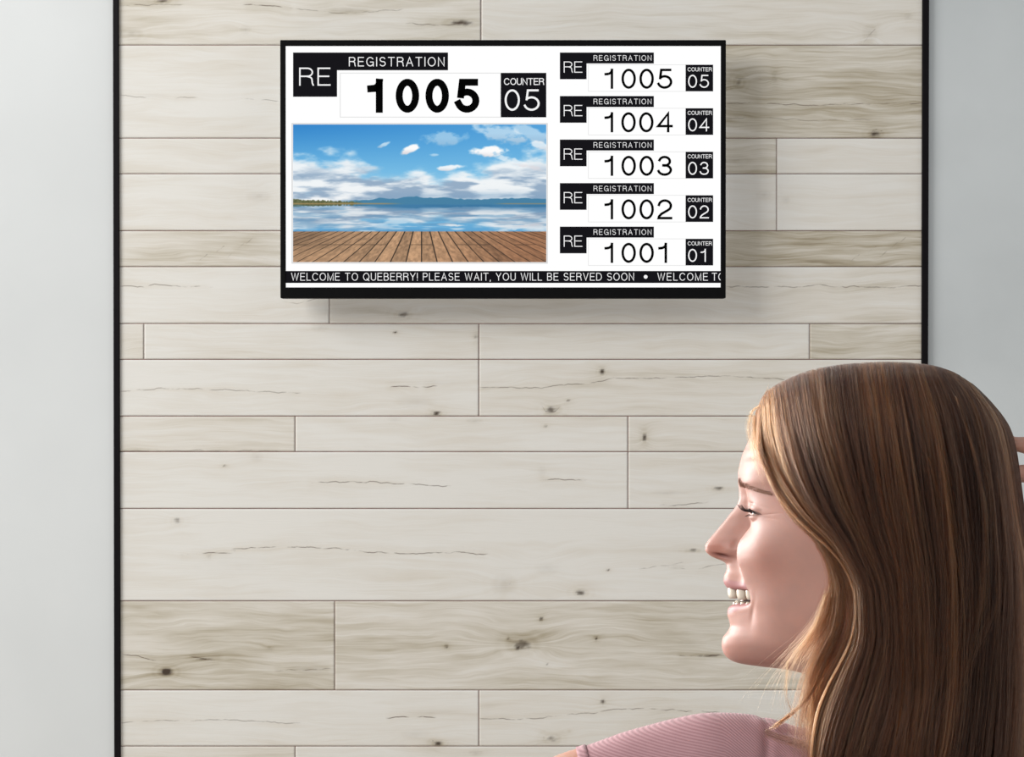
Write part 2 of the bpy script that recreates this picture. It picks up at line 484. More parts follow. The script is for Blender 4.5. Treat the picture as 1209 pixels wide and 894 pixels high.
# ================================================================== television
TVY = WALL - .085                                   # front of the bezel
SCY = TVY + .004                                   # picture surface
tv = empty('wall_television', on_plane(594, 352, TVY))
tv['label'] = 'black framed flat television on the plank wall showing the registration queue and a lake picture'
tv['category'] = 'television'
m_bezel = mat('black_bezel', (10, 10, 11), .5, .08, noise=(60, (13, 13, 14)))
m_back = mat('black_housing', (16, 16, 17), .6, .3, noise=(60, (20, 20, 21)))
m_steel = mat('dark_steel', (50, 50, 52), .4, .5, .8, noise=(30, (60, 60, 62)))

p0 = on_plane(330.6, 47, TVY); p1 = on_plane(857, 352.2, TVY)
s0 = on_plane(337, 54, TVY); s1 = on_plane(851, 339.3, TVY)
bms = []
D = .030
bms.append(box_mesh(p0[0], p1[0], TVY, TVY + D, s0[2], p0[2], .002))
bms.append(box_mesh(p0[0], p1[0], TVY, TVY + D, p1[2], s1[2], .002))
bms.append(box_mesh(p0[0], s0[0], TVY + .0003, TVY + D, p1[2] + .001, p0[2] - .001, .0015))
bms.append(box_mesh(s1[0], p1[0], TVY + .0003, TVY + D, p1[2] + .001, p0[2] - .001, .0015))
bm_obj('bezel', join_bm(bms), m_bezel, tv)
bm_obj('rear_housing', box_mesh(p0[0] + .06, p1[0] - .06, TVY + D, TVY + .050, p1[2] + .05, p0[2] - .05, .01), m_back, tv)
bms = [box_mesh(-.12 + tv.location.x, .12 + tv.location.x, WALL - .012, WALL - .0065, 1.98, 2.18, .001)]
for sx in (-.09, .09):
    bms.append(box_mesh(tv.location.x + sx - .012, tv.location.x + sx + .012, TVY + .046, WALL - .010, 1.95, 2.21, .001))
bm_obj('wall_bracket', join_bm(bms), m_steel, tv)


def emissive(name, rgb, strength=1.0, spec=0.02):
    return mat(name, (2, 2, 2), .5, spec, emit=(rgb, strength))


m_white = emissive('screen_white', (255, 255, 255), 1.0)
m_ink = emissive('screen_black', (24, 23, 28), 0.75)
m_jet = emissive('screen_jet', (2, 2, 2), 0.5)
m_line = emissive('screen_line', (226, 226, 226), 0.93)

q0 = on_plane(336.6, 53.6, SCY); q1 = on_plane(851.4, 339.6, SCY)
screen = bm_obj('screen', box_mesh(q0[0], q1[0], SCY, SCY + .01, q1[2], q0[2]), m_white, tv)
screen['label'] = 'lit white screen with queue numbers'


# ---- lettering: strokes of even weight on a unit cap height, centre lines
def arc(cx, cy, rx, ry, a0, a1, n=14):
    return [(cx + rx * math.cos(math.radians(a0 + (a1 - a0) * i / n)), cy + ry * math.sin(math.radians(a0 + (a1 - a0) * i / n))) for i in range(n + 1)]


def glyph(ch):
    """(width, strokes, closed flags); coordinates 0..1 in y, 0..width in x"""
    if ch == 'R': return .62, [[(0, 0), (0, 1), (.36, 1)] + arc(.36, .76, .24, .24, 90, -90, 10) + [(0, .52)], [(.34, .52)] + arc(.36, .32, .22, .18, 80, 10, 5) + [(.60, .10), (.64, 0)]]
    if ch == 'E': return .56, [[(.56, 0), (0, 0), (0, 1), (.55, 1)], [(0, .52), (.50, .52)]]
    if ch == 'G': return .72, [arc(.37, .5, .37, .5, 40, 330, 26) + [(.70, .26), (.70, .46), (.40, .46)], [(.70, .30), (.71, 0)]]
    if ch == 'I': return .0, [[(0, 0), (0, 1)]]
    if ch == 'S': return .58, [arc(.29, .755, .26, .245, 25, 180, 12) + arc(.29, .755, .26, .245, 190, 240, 4) + [(.30, .50)] + arc(.30, .265, .28, .265, 65, -150, 16)]
    if ch == 'T': return .62, [[(0, 1), (.62, 1)], [(.31, 0), (.31, 1)]]
    if ch == 'A': return .68, [[(0, 0), (.34, 1), (.68, 0)], [(.12, .34), (.56, .34)]]
    if ch == 'O': return .76, [arc(.38, .5, .38, .5, 0, 360, 30)]
    if ch == 'Q': return .76, [arc(.38, .5, .38, .5, 0, 360, 30), [(.46, .22), (.76, -.06)]]
    if ch == 'N': return .60, [[(0, 0), (0, 1), (.60, 0), (.60, 1)]]
    if ch == 'C': return .70, [arc(.37, .5, .37, .5, 38, 322, 26)]
    if ch == 'U': return .60, [[(0, 1), (0, .30)] + arc(.30, .30, .30, .30, 180, 360, 14) + [(.60, 1)]]
    if ch == 'W': return .94, [[(0, 1), (.23, 0), (.47, 1), (.71, 0), (.94, 1)]]
    if ch == 'L': return .48, [[(0, 1), (0, 0), (.48, 0)]]
    if ch == 'M': return .74, [[(0, 0), (0, 1), (.37, 0), (.74, 1), (.74, 0)]]
    if ch == 'B': return .58, [[(0, .53), (0, 1), (.32, 1)] + arc(.32, .765, .21, .235, 90, -90, 10) + [(0, .53)], [(0, .53), (.34, .53)] + arc(.34, .265, .24, .265, 90, -90, 10) + [(0, 0), (0, .53)]]
    if ch == 'Y': return .64, [[(0, 1), (.32, .44), (.64, 1)], [(.32, .44), (.32, 0)]]
    if ch == 'P': return .56, [[(0, 0), (0, 1), (.32, 1)] + arc(.32, .745, .24, .255, 90, -90, 10) + [(0, .49)]]
    if ch == 'V': return .64, [[(0, 1), (.32, 0), (.64, 1)]]
    if ch == 'D': return .66, [[(0, 0), (0, 1), (.26, 1)] + arc(.26, .5, .40, .5, 90, -90, 14) + [(0, 0)]]
    if ch == '!': return .0, [[(0, 1), (0, .28)], [(0, .04), (0, 0)]]
    if ch == ',': return .0, [[(0, .02), (-.03, -.16)]]
    if ch == '0': return .50, [arc(.25, .5, .25, .5, 0, 360, 30)]
    if ch == '1': return .50, [[(.04, .76), (.10, .765)] + arc(.10, 1.0, .20, .23, 270, 345, 6) + [(.30, 1)], [(.30, 1), (.30, 0)]]
    if ch == '2': return .52, [arc(.26, .70, .25, .30, 170, -35, 14) + [(.40, .46), (.12, .24), (.02, .10), (0, 0), (.52, 0)]]
    if ch == '3': return .52, [arc(.25, .755, .22, .245, 165, -85, 13) + [(.20, .52)], arc(.25, .265, .26, .265, 95, -165, 16)]
    if ch == '4': return .54, [[(.42, 0), (.42, 1), (0, .28), (.56, .28)]]
    if ch == '5': return .52, [[(.48, 1), (.11, 1), (.065, .54)], arc(.25, .32, .27, .32, 122, -160, 18)]
    return .0, []


ADV = {'I': .0, ' ': .0}


def ribbon(pts, w, ext=True):
    """quads of a mitred stroke"""
    P = [np.array(p, float) for p in pts]
    Q = [P[0]]
    for p in P[1:]:
        if np.linalg.norm(p - Q[-1]) > 1e-6: Q.append(p)
    closed = np.linalg.norm(Q[0] - Q[-1]) < 1e-6 and len(Q) > 3
    if closed: Q = Q[:-1]
    n = len(Q)
    if not closed and ext:
        d = Q[0] - Q[1]; Q[0] = Q[0] + d / np.linalg.norm(d) * w / 2
        d = Q[-1] - Q[-2]; Q[-1] = Q[-1] + d / np.linalg.norm(d) * w / 2
    Lp, Rp = [], []
    for i in range(n):
        a = Q[i - 1] if (i > 0 or closed) else None
        b = Q[(i + 1) % n] if (i < n - 1 or closed) else None
        if a is None: d = (b - Q[i]); d /= np.linalg.norm(d); nn = np.array([-d[1], d[0]]); k = 1
        elif b is None: d = (Q[i] - a); d /= np.linalg.norm(d); nn = np.array([-d[1], d[0]]); k = 1
        else:
            d1 = Q[i] - a; d1 /= np.linalg.norm(d1); d2 = b - Q[i]; d2 /= np.linalg.norm(d2)
            n1 = np.array([-d1[1], d1[0]]); n2 = np.array([-d2[1], d2[0]])
            nn = n1 + n2; ln = np.linalg.norm(nn)
            nn = nn / ln if ln > 1e-6 else n1
            k = min(1 / max(nn @ n1, .2), 2.2)
        Lp.append(Q[i] + nn * w / 2 * k); Rp.append(Q[i] - nn * w / 2 * k)
    quads = []
    m = n if closed else n - 1
    for i in range(m):
        j = (i + 1) % n
        quads.append([Lp[i], Lp[j], Rp[j], Rp[i]])
    return quads


def text_quads(txt, x0, x1, y0, y1, w, xs=1.0, space=.42, track=None, clip=None):
    """text between pixel columns x0..x1 and rows y0 (top)..y1 (base); w stroke in px"""
    cap = (y1 - y0) - w
    wd = []
    for ch in txt:
        if ch == ' ': wd.append(space * cap)
        else: wd.append(glyph(ch)[0] * cap * xs + w)
    if track is None:
        track = ((x1 - x0) - sum(wd)) / max(1, len(txt) - 1)
    out = []; x = x0
    for ch, cw in zip(txt, wd):
        if ch != ' ':
            for st in glyph(ch)[1]:
                pts = [(x + w / 2 + a * cap * xs, y1 - w / 2 - b * cap) for a, b in st]
                out += ribbon(pts, w)
        x += cw + track
    if clip: out = [[np.array((min(p[0], clip), p[1])) for p in q] for q in out]
    return out


LAY = .0004


class Flat:
    """things drawn on the lit screen: pieces at small steps in front of it"""
    def __init__(s): s.v = []; s.f = []; s.m = []

    def quad(s, pts, mi, lay):
        P = on_plane([p[0] for p in pts], [p[1] for p in pts], SCY - LAY * lay)
        n = len(s.v); s.v += [tuple(p) for p in P]
        a = (pts[1][0] - pts[0][0]) * (pts[2][1] - pts[1][1]) - (pts[1][1] - pts[0][1]) * (pts[2][0] - pts[1][0])
        idx = [n, n + 1, n + 2, n + 3]
        s.f.append(idx if a < 0 else idx[::-1]); s.m.append(mi)

    def rect(s, x0, y0, x1, y1, mi, lay=1):
        s.quad([(x0, y0), (x1, y0), (x1, y1), (x0, y1)], mi, lay)

    def frame(s, x0, y0, x1, y1, w, mi, lay=1):
        s.rect(x0, y0, x1, y0 + w, mi, lay); s.rect(x0, y1 - w, x1, y1, mi, lay)
        s.rect(x0, y0 + w, x0 + w, y1 - w, mi, lay); s.rect(x1 - w, y0 + w, x1, y1 - w, mi, lay)

    def text(s, mi, lay, *a, **k):
        for q in text_quads(*a, **k): s.quad(q, mi, lay)

    def dot(s, cx, cy, r, mi, lay):
        n = 16
        for i in range(n // 2):
            a0, a1 = 2 * math.pi * i / n, 2 * math.pi * (i + 1) / n
            b1, b0 = math.pi * 2 - a1, math.pi * 2 - a0
            s.quad([(cx + r * math.cos(a0), cy + r * math.sin(a0)), (cx + r * math.cos(a1), cy + r * math.sin(a1)), (cx + r * math.cos(b1), cy + r * math.sin(b1)), (cx + r * math.cos(b0), cy + r * math.sin(b0))], mi, lay)

    def build(s, name, mats):
        return mesh_obj(name, s.v, s.f, mats, screen, mat_idx=s.m)


def ticket(dx, dy, big, number, counter):
    b = Flat()
    if big:
        b.rect(346, 62, 398, 83, 0); b.rect(346, 83, 398, 114.3, 0); b.rect(398, 62, 529, 83, 0)
        b.text(1, 2, 'RE', 353.2, 390.3, 79.8, 101.2, 1.7, xs=1.25)
        b.text(1, 2, 'REGISTRATION', 411.9, 524.8, 67.3, 78.4, 1.05, xs=1.1)
    else:
        b.rect(661, 62 + dy, 692.6, 93.6 + dy, 0); b.rect(692.6, 62 + dy, 772, 75 + dy, 0)
        b.text(1, 2, 'RE', 665.6, 687.6, 72.6 + dy, 85.8 + dy, 1.0, xs=1.25)
        b.text(1, 2, 'REGISTRATION', 700.8, 769.2, 65.2 + dy, 71.7 + dy, .6, xs=1.1)
    b.build('registration_banner', [m_ink, m_text])
    n = Flat()
    if big:
        n.frame(401.3, 85.9, 591.5, 138.7, .8, 0)
        n.text(1, 2, number, 432, 566, 93, 133.2, 8.3, xs=1.22)
    else:
        n.frame(694.4, 76.2 + dy, 809.6, 108.2 + dy, .55, 0)
        n.text(1, 2, number, 712.5, 793.8 if counter != '01' else 793.2, 81.1 + dy, 104.9 + dy, 3.0, xs=1.36)
    n.build('ticket_number', [m_line, m_jet])
    c = Flat()
    if big:
        c.rect(591.2, 86, 645, 138.6, 0)
        c.text(1, 2, 'COUNTER', 595, 642.4, 92.2, 100.4, 1.0, xs=1.12)
        c.text(1, 2, counter, 595.8, 637.2, 105.5, 130.8, 2.4, xs=1.36)
    else:
        c.rect(809.5, 76.4 + dy, 842, 107.9 + dy, 0)
        c.text(1, 2, 'COUNTER', 811.9, 840.4, 79.5 + dy, 84.3 + dy, .6, xs=1.12)
        c.text(1, 2, counter, 812.4, 837, 88.3 + dy, 103.7 + dy, 1.5, xs=1.30)
    c.build('counter_badge', [m_ink, m_text])


m_text = emissive('screen_text_white', (246, 246, 246), 1.0)
ticket(0, 0, True, '1005', '05')
for i in range(5):
    ticket(0, 51.4 * i, False, '100%d' % (5 - i), '0%d' % (5 - i))
tk = Flat()
tk.rect(337, 320, 851.2, 334.2, 0)
tk.text(1, 2, 'WELCOME TO QUEBERRY! PLEASE WAIT, YOU WILL BE SERVED SOON', 343.8, 748.6, 322.2, 331.4, .85, xs=1.03, space=.30)
tk.dot(762.3, 326.9, 2.3, 1, 2)
tk.text(1, 2, 'WELCOME', 776.2, 835.8, 322.2, 331.4, .85, xs=1.03)
tk.text(1, 2, 'TO', 840.4, 855.5, 322.2, 331.4, .85, xs=1.03, clip=851)
tk.build('ticker_banner', [m_ink, m_text])

# ---- the lake picture on the screen
NX, NY = 600, 326
gx, gy = np.meshgrid(np.linspace(346, 645, NX), np.linspace(147, 309.6, NY))


def skycol(x, y):
    t = np.clip((y - 147) / 93.0, 0, 1)
    tx = (x - 346) / 299.0
    top = np.stack([36 + 40 * tx, 128 + 30 * tx, 200 + 16 * tx], -1)
    mid = np.array([112, 184, 226.]); low = np.array([196, 220, 232.])
    a = np.clip(t / .6, 0, 1)[..., None]; b = np.clip((t - .6) / .4, 0, 1)[..., None]
    c = top * (1 - a) + mid * a
    c = c * (1 - b) + low * b
    # cloud bank in perspective
    dep = 1.0 / (1.06 - t)
    u = (x - 495) * dep / 150.0; v = dep * 1.6
    n1_ = fbm(u * 1.3 + 3, v * 2.1, 3, 5)
    n2_ = fbm(x / 26.0, y / 11.0, 9, 5)
    # lower edge of the bank: from y 182 at the left to 205 middle to 190 right
    edge = 187 + 26 * np.exp(-((x - 520) / 70) ** 2) * 0 + 10 * np.sin((x - 346) / 60.) * .4 + 16 * sstep(400, 470, x) - 16 * sstep(560, 640, x)
    bank = sstep(-10, 12, y - edge + (n2_ - .5) * 42)
    dens = bank * sstep(.22, .58, n2_ * .6 + n1_ * .4 + .18 * bank)
    shade = fbm(x / 34.0 + 9, y / 7.0, 21, 5)
    lit = np.array([246, 246, 246.]); drk = np.array([146, 168, 192.])
    k = np.clip(sstep(.38, .72, shade) * sstep(188, 214, y) * 1.15, 0, 1)[..., None]
    cc = lit * (1 - k) + drk * k
    d = dens[..., None] * .93
    c = c * (1 - d) + cc * d
    # single little clouds
    for (cx_, cy_, rx, ry, s_) in ((484, 176, 11, 5, 1), (578, 179, 23, 6.5, 1), (532, 198, 17, 3.6, .9), (453, 171, 7, 2.6, .6), (512, 183, 6, 2, .45), (525, 163, 24, 9, .42), (590, 157, 34, 11, .55), (628, 158, 22, 9, .5), (638, 172, 12, 5, .75), (612, 192, 34, 4, .65)):
        sk = (y - cy_ + .35 * (x - cx_) * (1 if cx_ < 500 and ry < 6 else (-.9 if cx_ > 585 else .1))) / ry
        e = ((x - cx_) / rx) ** 2 + sk ** 2
        mm = np.clip((1.15 - e) * 1.3 + (fbm(x / 8.0, y / 5.0, 33, 4) - .5) * 2.6, 0, 1) * np.exp(-np.maximum(e - .8, 0)) * s_
        wc = np.array([250, 250, 250.]) - np.clip((y - cy_) / ry, 0, 1)[..., None] * np.array([30, 34, 30.])
        c = c * (1 - mm[..., None]) + wc * mm[..., None]
    # darker band of cloud right above the hills
    bb = np.exp(-((y - 232) / 6.0) ** 2) * sstep(400, 480, x) * (.35 + .65 * fbm(x / 40., y / 5., 51))
    c = c * (1 - .6 * bb[..., None]) + np.array([110, 150, 186.]) * .6 * bb[..., None]
    # hills
    hh = 239 - 2.0 - 4.2 * np.exp(-((x - 484) / 16) ** 2) - 2.6 * np.exp(-((x - 450) / 12) ** 2) - 3 * np.exp(-((x - 520) / 26) ** 2) - 2.5 * np.exp(-((x - 610) / 40) ** 2) - (vnoise(x / 4, x * 0, 4)) * 1.2
    hm = sstep(-.6, .6, y - hh) * sstep(395, 425, x)
    c = c * (1 - hm[..., None]) + np.array([62, 124, 160.]) * hm[..., None]
    # trees and shore at the left
    tr = sstep(-.5, .5, y - (234.5 + (x - 346) / 26.0 + 1.8 * vnoise(x / 1.6, x * 0, 8))) * (1 - sstep(415, 430, x))
    c = c * (1 - tr[..., None]) + (np.array([92, 98, 62.]) + 34 * (vnoise(x / 1.5, y / 1.5, 2)[..., None] - .5)) * tr[..., None]
    sh = np.exp(-((y - 240.6) / .9) ** 2) * (1 - sstep(450, 480, x)) + .8 * np.exp(-((y - 240.6) / .7) ** 2) * sstep(580, 600, x)
    c = c * (1 - .8 * sh[..., None]) + np.array([168, 140, 92.]) * .8 * sh[..., None]
    return c


colr = skycol(gx, gy)
# water mirrors a squeezed sky
ymir = 240 - (gy - 241.5) * 1.75
wat = skycol(gx, np.clip(ymir, 147, 238.0))
ripn = fbm(gx / 30.0, gy / 2.6, 61, 4)
wat = wat * .90 + np.array([20, 60, 96.]) * .10
wk = sstep(.42, .62, ripn)[..., None] * .5
wat = wat * (1 - wk) + np.array([92, 146, 186.]) * wk
wh = (sstep(.55, .72, fbm(gx / 36.0 + 5, gy / 5.0, 67, 4)) * sstep(246, 256, gy))[..., None] * .6
wat = wat * (1 - wh) + np.array([226, 234, 240.]) * wh
nearb = np.exp(-((gy - 243) / 3.5) ** 2)[..., None] * sstep(430, 470, gx)[..., None]
wat = wat * (1 - .7 * nearb) + np.array([46, 112, 158.]) * .7 * nearb
m_ = sstep(241.2, 241.8, gy)[..., None]
colr = colr * (1 - m_) + wat * m_
# boardwalk
sp_ = np.maximum(9.9 + (gy - 273.5) * .236, 4)
kx = (gx - 497.7) / sp_
fr = np.abs(kx - np.round(kx)) * sp_
line = 1 - sstep(.45, 1.0, fr)
kid = np.floor(kx + .0)
br = vnoise(kid * 3.7 + .5, kid * 0 + .5, 71)
gn = fbm(kx * 6.0, np.maximum(gy - 231, 0) ** .5 * 6 + kid * 9, 73, 4)
wood = np.array([180, 142, 108.]) * (.80 + .30 * br + .45 * (gn - .5))[..., None]
wood = wood * (1 - .22 * sstep(480, 640, gx)[..., None] * np.array([.6, 1, 1.2]))
wood = wood * (1 - .20 * (1 - sstep(346, 430, gx)) * (1 - sstep(285, 300, gy)))[..., None]
jl = np.exp(-((gy - 289) / .5) ** 2) * (vnoise(kid * 1.9, kid * 0 + 3, 75) > .45)
wood = wood * (1 - np.maximum(line * .75, jl * .35))[..., None]
m_ = sstep(272.9, 273.7, gy)[..., None]
colr = colr * (1 - m_) + wood * m_
mp_ = bpy.data.materials.new('lake_picture'); mp_.use_nodes = True
nt = mp_.node_tree; B = nt.nodes['Principled BSDF']
B.inputs['Base Color'].default_value = (.01, .01, .01, 1); B.inputs['Roughness'].default_value = .35; B.inputs['Specular IOR Level'].default_value = .2
nt.links.new(attr_node(nt, 'picture').outputs['Vector'], B.inputs['Emission Color']); B.inputs['Emission Strength'].default_value = 1.0
P = on_plane(gx, gy, SCY - LAY * 2)
pic = mesh_obj('landscape_picture', P.reshape(-1, 3), grid_faces(NY, NX, 0, True), mp_, screen, attrs={'picture': lin(np.clip(colr, 0, 255)).reshape(-1, 3)})
pic['label'] = 'picture of a boardwalk by a lake under a blue cloudy sky'
fr_ = Flat(); fr_.frame(344.2, 145.3, 646.8, 311.4, 1.5, 0); fr_.build('picture_border', [m_line])

# ================================================================== the woman
def pchip(x, y, q):
    """monotone cubic through (x, y[:, ...]) at q"""
    x = np.asarray(x, float); y = np.asarray(y, float); q = np.asarray(q, float)
    h = np.diff(x); hh = h.reshape((-1,) + (1,) * (y.ndim - 1))
    dl = np.diff(y, axis=0) / hh
    d = np.zeros_like(y)
    w1 = (2 * hh[1:] + hh[:-1]); w2 = (hh[1:] + 2 * hh[:-1])
    with np.errstate(all='ignore'):
        m = (w1 + w2) / (w1 / dl[:-1] + w2 / dl[1:])
    d[1:-1] = np.where((dl[:-1] * dl[1:]) > 0, m, 0)
    d[1:-1] = np.nan_to_num(d[1:-1])
    d[0] = dl[0]; d[-1] = dl[-1]
    i = np.clip(np.searchsorted(x, q) - 1, 0, len(x) - 2)
    t = (q - x[i]) / h[i]
    sh = t.shape + (1,) * (y.ndim - 1)
    t = t.reshape(sh); H = h[i].reshape(sh)
    return ((2 * t ** 3 - 3 * t ** 2 + 1) * y[i] + (t ** 3 - 2 * t ** 2 + t) * H * d[i] + (-2 * t ** 3 + 3 * t ** 2) * y[i + 1] + (t ** 3 - t ** 2) * H * d[i + 1])


S_ = [0, .008, .03, .07, .125, .20, .31, .45, .60, .76, .91, 1]


def skull_row(x0, xb, hm, p=2.4):
    return [(x0 + (xb - x0) * s, hm * (1 - abs(2 * s - 1) ** p) ** (1 / 2.1)) for s in S_]


def face_row(first, xb=1182, hm=103):
    x7, h7 = first[7]
    out = list(first)
    for s, k in ((.25, 1.03), (.52, 1.0), (.80, .68), (1, 0)):
        out.append((x7 + (xb - x7) * s, hm * k if k else 0))
    out[8] = (out[8][0], max(out[8][1], h7 + 2))
    return out


rowsF = [
    (443, [(1010 + 60 * s, 18 * math.sin(math.pi * s)) for s in S_]),
    (452, skull_row(960, 1120, 52)), (466, skull_row(925, 1145, 76)), (490, skull_row(900, 1168, 94)), (515, skull_row(886.5, 1178, 103)),
    (532, skull_row(878.4, 1181, 105)),
    (546, face_row([(873.8, 0), (874.6, 12), (877, 27), (881, 42), (888, 57), (899, 72), (919, 88), (955, 102)])),
    (560, face_row([(871.4, 0), (872, 11), (874, 25), (877, 39), (882, 54), (893, 69), (914, 85), (952, 100)])),
    (569, face_row([(871.3, 0), (872, 10), (873.6, 22), (876, 36), (881, 52), (891, 67), (912, 83), (950, 99)])),
    (577, face_row([(872.4, 0), (873.4, 7.5), (876, 15), (879.6, 26), (881.5, 43), (890, 60), (909, 77), (949, 97)])),
    (586, face_row([(872.9, 0), (874, 6.5), (878, 12), (882.5, 19), (882.3, 34), (887, 52), (903, 71), (947, 96)])),
    (595, face_row([(870.6, 0), (872, 6), (877, 11), (884, 17), (885.5, 30), (886, 48), (899, 68), (944, 95)])),
    (604, face_row([(864.2, 0), (866, 6), (873, 12), (884, 18), (888, 29), (887, 48), (900, 69), (943, 96)])),
    (613, face_row([(857.2, 0), (859, 6.5), (869, 12.5), (883, 19), (888, 31), (888, 49), (901, 71), (942, 97)])),
    (621, face_row([(850.6, 0), (852.4, 6.8), (864, 13.5), (881, 20), (886.5, 33), (888, 50), (901, 74), (942, 99)])),
    (630, face_row([(843, 0), (845, 7), (858, 14.5), (877, 21.5), (880, 36), (884, 52), (899, 76), (941, 99)])),
    (639, face_row([(835.6, 0), (837.6, 7.6), (850, 15.5), (872, 24), (873.5, 40), (880, 55), (897, 77), (941, 99)])),
    (645, face_row([(832.6, 0), (834.4, 8), (846, 15.5), (868, 25.5), (871, 41), (878, 56), (896, 78), (941, 99)])),
    (650, face_row([(832.8, 0), (834.6, 8), (846, 15), (867, 26), (870.3, 42), (877, 57), (896, 78), (941, 98)])),
    (655, face_row([(836.8, 0), (838.6, 7.5), (848, 14), (867, 25.5), (870, 43), (877, 57), (896, 78), (942, 98)])),
    (659, face_row([(843.6, 0), (845, 7), (852, 13), (866, 24), (870.4, 43), (877, 58), (897, 78), (942, 97)])),
    (662, face_row([(852, 0), (852.8, 6), (856.5, 13), (866, 25), (871, 43.5), (878, 58), (898, 78), (943, 97)])),
    (666, face_row([(857.2, 0), (857.6, 6), (860.5, 15), (868, 29), (872.3, 44.5), (879, 58), (900, 78), (944, 96)])),
    (672, face_row([(858.2, 0), (858.2, 6), (860.5, 16), (869, 31), (874.8, 45), (882, 58), (903, 77), (945, 95)])),
    (679, face_row([(855.2, 0), (855.6, 7), (859, 18), (870, 33), (877.4, 46), (885, 58), (906, 76), (946, 94)])),
    (686, face_row([(854.3, 0), (855, 8), (859.6, 19.5), (871.5, 34.5), (880, 47), (888, 58), (908, 75), (948, 93)])),
    (691.5, face_row([(856.3, 0), (857, 8), (861.5, 20), (873, 35.5), (882, 47.5), (890, 58), (909, 74.5), (949, 92)])),
    (695, face_row([(860, 0), (860.5, 8), (864.5, 20), (876, 36), (883.2, 48), (891, 58), (910, 74), (950, 91)])),
    (697, face_row([(866, 0), (866.5, 8), (869.5, 20), (880, 36), (883.8, 48), (891.5, 58), (911, 74), (950, 91)])),
    (700, face_row([(888, 0), (888, 8), (889, 20), (890, 36), (884.8, 48), (892, 58), (911, 74), (950, 91)])),
    (708, face_row([(888, 0), (888, 8), (889, 19), (890, 35), (886, 48), (893, 58), (912, 74), (951, 90)])),
    (711.5, face_row([(874, 0), (874, 8), (877, 19), (887, 34), (886.2, 47.5), (893.5, 58), (912, 74), (951, 90)])),
    (714, face_row([(864.6, 0), (865.2, 8), (869, 19), (880, 33), (886.6, 47.5), (894, 58), (913, 73.5), (951, 89.5)])),
    (718.5, face_row([(859.8, 0), (860.5, 8), (864.5, 19), (875.5, 33), (887.4, 47), (895, 57.5), (914, 73), (952, 89)])),
    (725, face_row([(858.7, 0), (859.4, 8), (863.4, 18.5), (873.5, 31), (888, 46.5), (896, 57), (915, 72.5), (953, 88.5)])),
    (732, face_row([(860.5, 0), (861, 8), (864.4, 18), (872.8, 30), (887.6, 45.5), (897, 57), (916, 72), (954, 88)])),
    (739, face_row([(862, 0), (862.5, 8), (865.4, 18), (872.6, 29.5), (886.5, 44.5), (897, 56), (917, 71), (955, 87)])),
    (746, face_row([(858.6, 0), (859.4, 8), (862.4, 18), (870.6, 29.5), (884.5, 43), (897, 55), (918, 70), (956, 86)])),
    (753, face_row([(853.4, 0), (854.4, 8), (857.8, 18), (866.8, 29), (882, 41.5), (896, 53.5), (919, 68.5), (958, 85)])),
    (761, face_row([(852, 0), (853, 8), (856.4, 18), (865.4, 28.5), (880.6, 40), (896, 52), (920, 67), (960, 84)])),
    (769, face_row([(853.4, 0), (854.4, 8), (858, 17.5), (867, 27.5), (882.5, 38), (899, 49), (924, 64), (964, 82)], 1165, 96)),
    (777, face_row([(859, 0), (860, 8), (863.6, 16.5), (872.6, 25.5), (888, 35), (905, 45), (931, 60), (969, 79)], 1150, 90)),
    (783, face_row([(871, 0), (872, 7.5), (875.6, 15), (884, 22.5), (898, 31), (914, 40), (940, 55), (975, 76)], 1140, 86)),
    (787, face_row([(896, 0), (897, 7), (900, 13), (907, 19), (918, 26), (932, 35), (953, 49), (984, 72)], 1132, 82)),
    (791, face_row([(930, 0), (931, 6), (933.5, 12), (939, 18), (948, 25), (960, 34), (975, 46), (998, 66)], 1126, 79)),
    (800, face_row([(958, 0), (958.6, 8), (961, 16), (966, 25), (973, 34), (983, 44), (997, 55), (1020, 68)], 1124, 74)),
    (830, face_row([(966, 0), (966.6, 8), (969, 16), (974, 25), (981, 34), (991, 44), (1005, 55), (1026, 67)], 1124, 73)),
    (870, face_row([(964, 0), (964.6, 8), (967, 17), (972, 27), (980, 37), (990, 48), (1004, 60), (1026, 72)], 1130, 78)),
    (930, face_row([(956, 0), (957, 10), (960, 22), (966, 34), (976, 46), (990, 60), (1006, 74), (1030, 86)], 1146, 92)),
]
ry = np.array([r[0] for r in rowsF], float)
net = np.array([r[1] for r in rowsF], float)               # rows, 12, 2
ysamp = np.concatenate([np.arange(443, 530, 3.), np.arange(530, 800, .8), np.arange(800, 930.1, 4.)])
net_y = pchip(ry, net, ysamp)                              # ny, 12, 2
SUBC = 9
# valley beside the nose lies farther back, so the cheek stands out in front of it
vk = sstep(606, 628, ysamp) * (1 - sstep(680, 700, ysamp))
net_y[:, 3, 0] += 6 * vk
net_y[:, 4, 0] += -.5 * vk
# even out the broad cheek columns along the height
wts = ysamp.copy()
for c_ in range(5, 12):
    sg = (4, 8, 14, 16, 16, 16, 16)[c_ - 5] if c_ < 11 else 10
    m_ = (ysamp > 560)
    Kk = np.exp(-((ysamp[:, None] - ysamp[None, :]) / sg) ** 2); dwt = np.gradient(ysamp); Kk = Kk * dwt[None, :]; Kk /= Kk.sum(1, keepdims=True)
    blend_ = (sstep(530, 560, ysamp) * (1 - sstep(770, 782, ysamp)))[:, None]
    net_y[:, c_] = net_y[:, c_] * (1 - blend_) + (Kk @ net_y[:, c_]) * blend_
cq = np.concatenate([np.linspace(0, 7, 7 * SUBC + 1), np.linspace(7, 11, 4 * 5 + 1)[1:]])


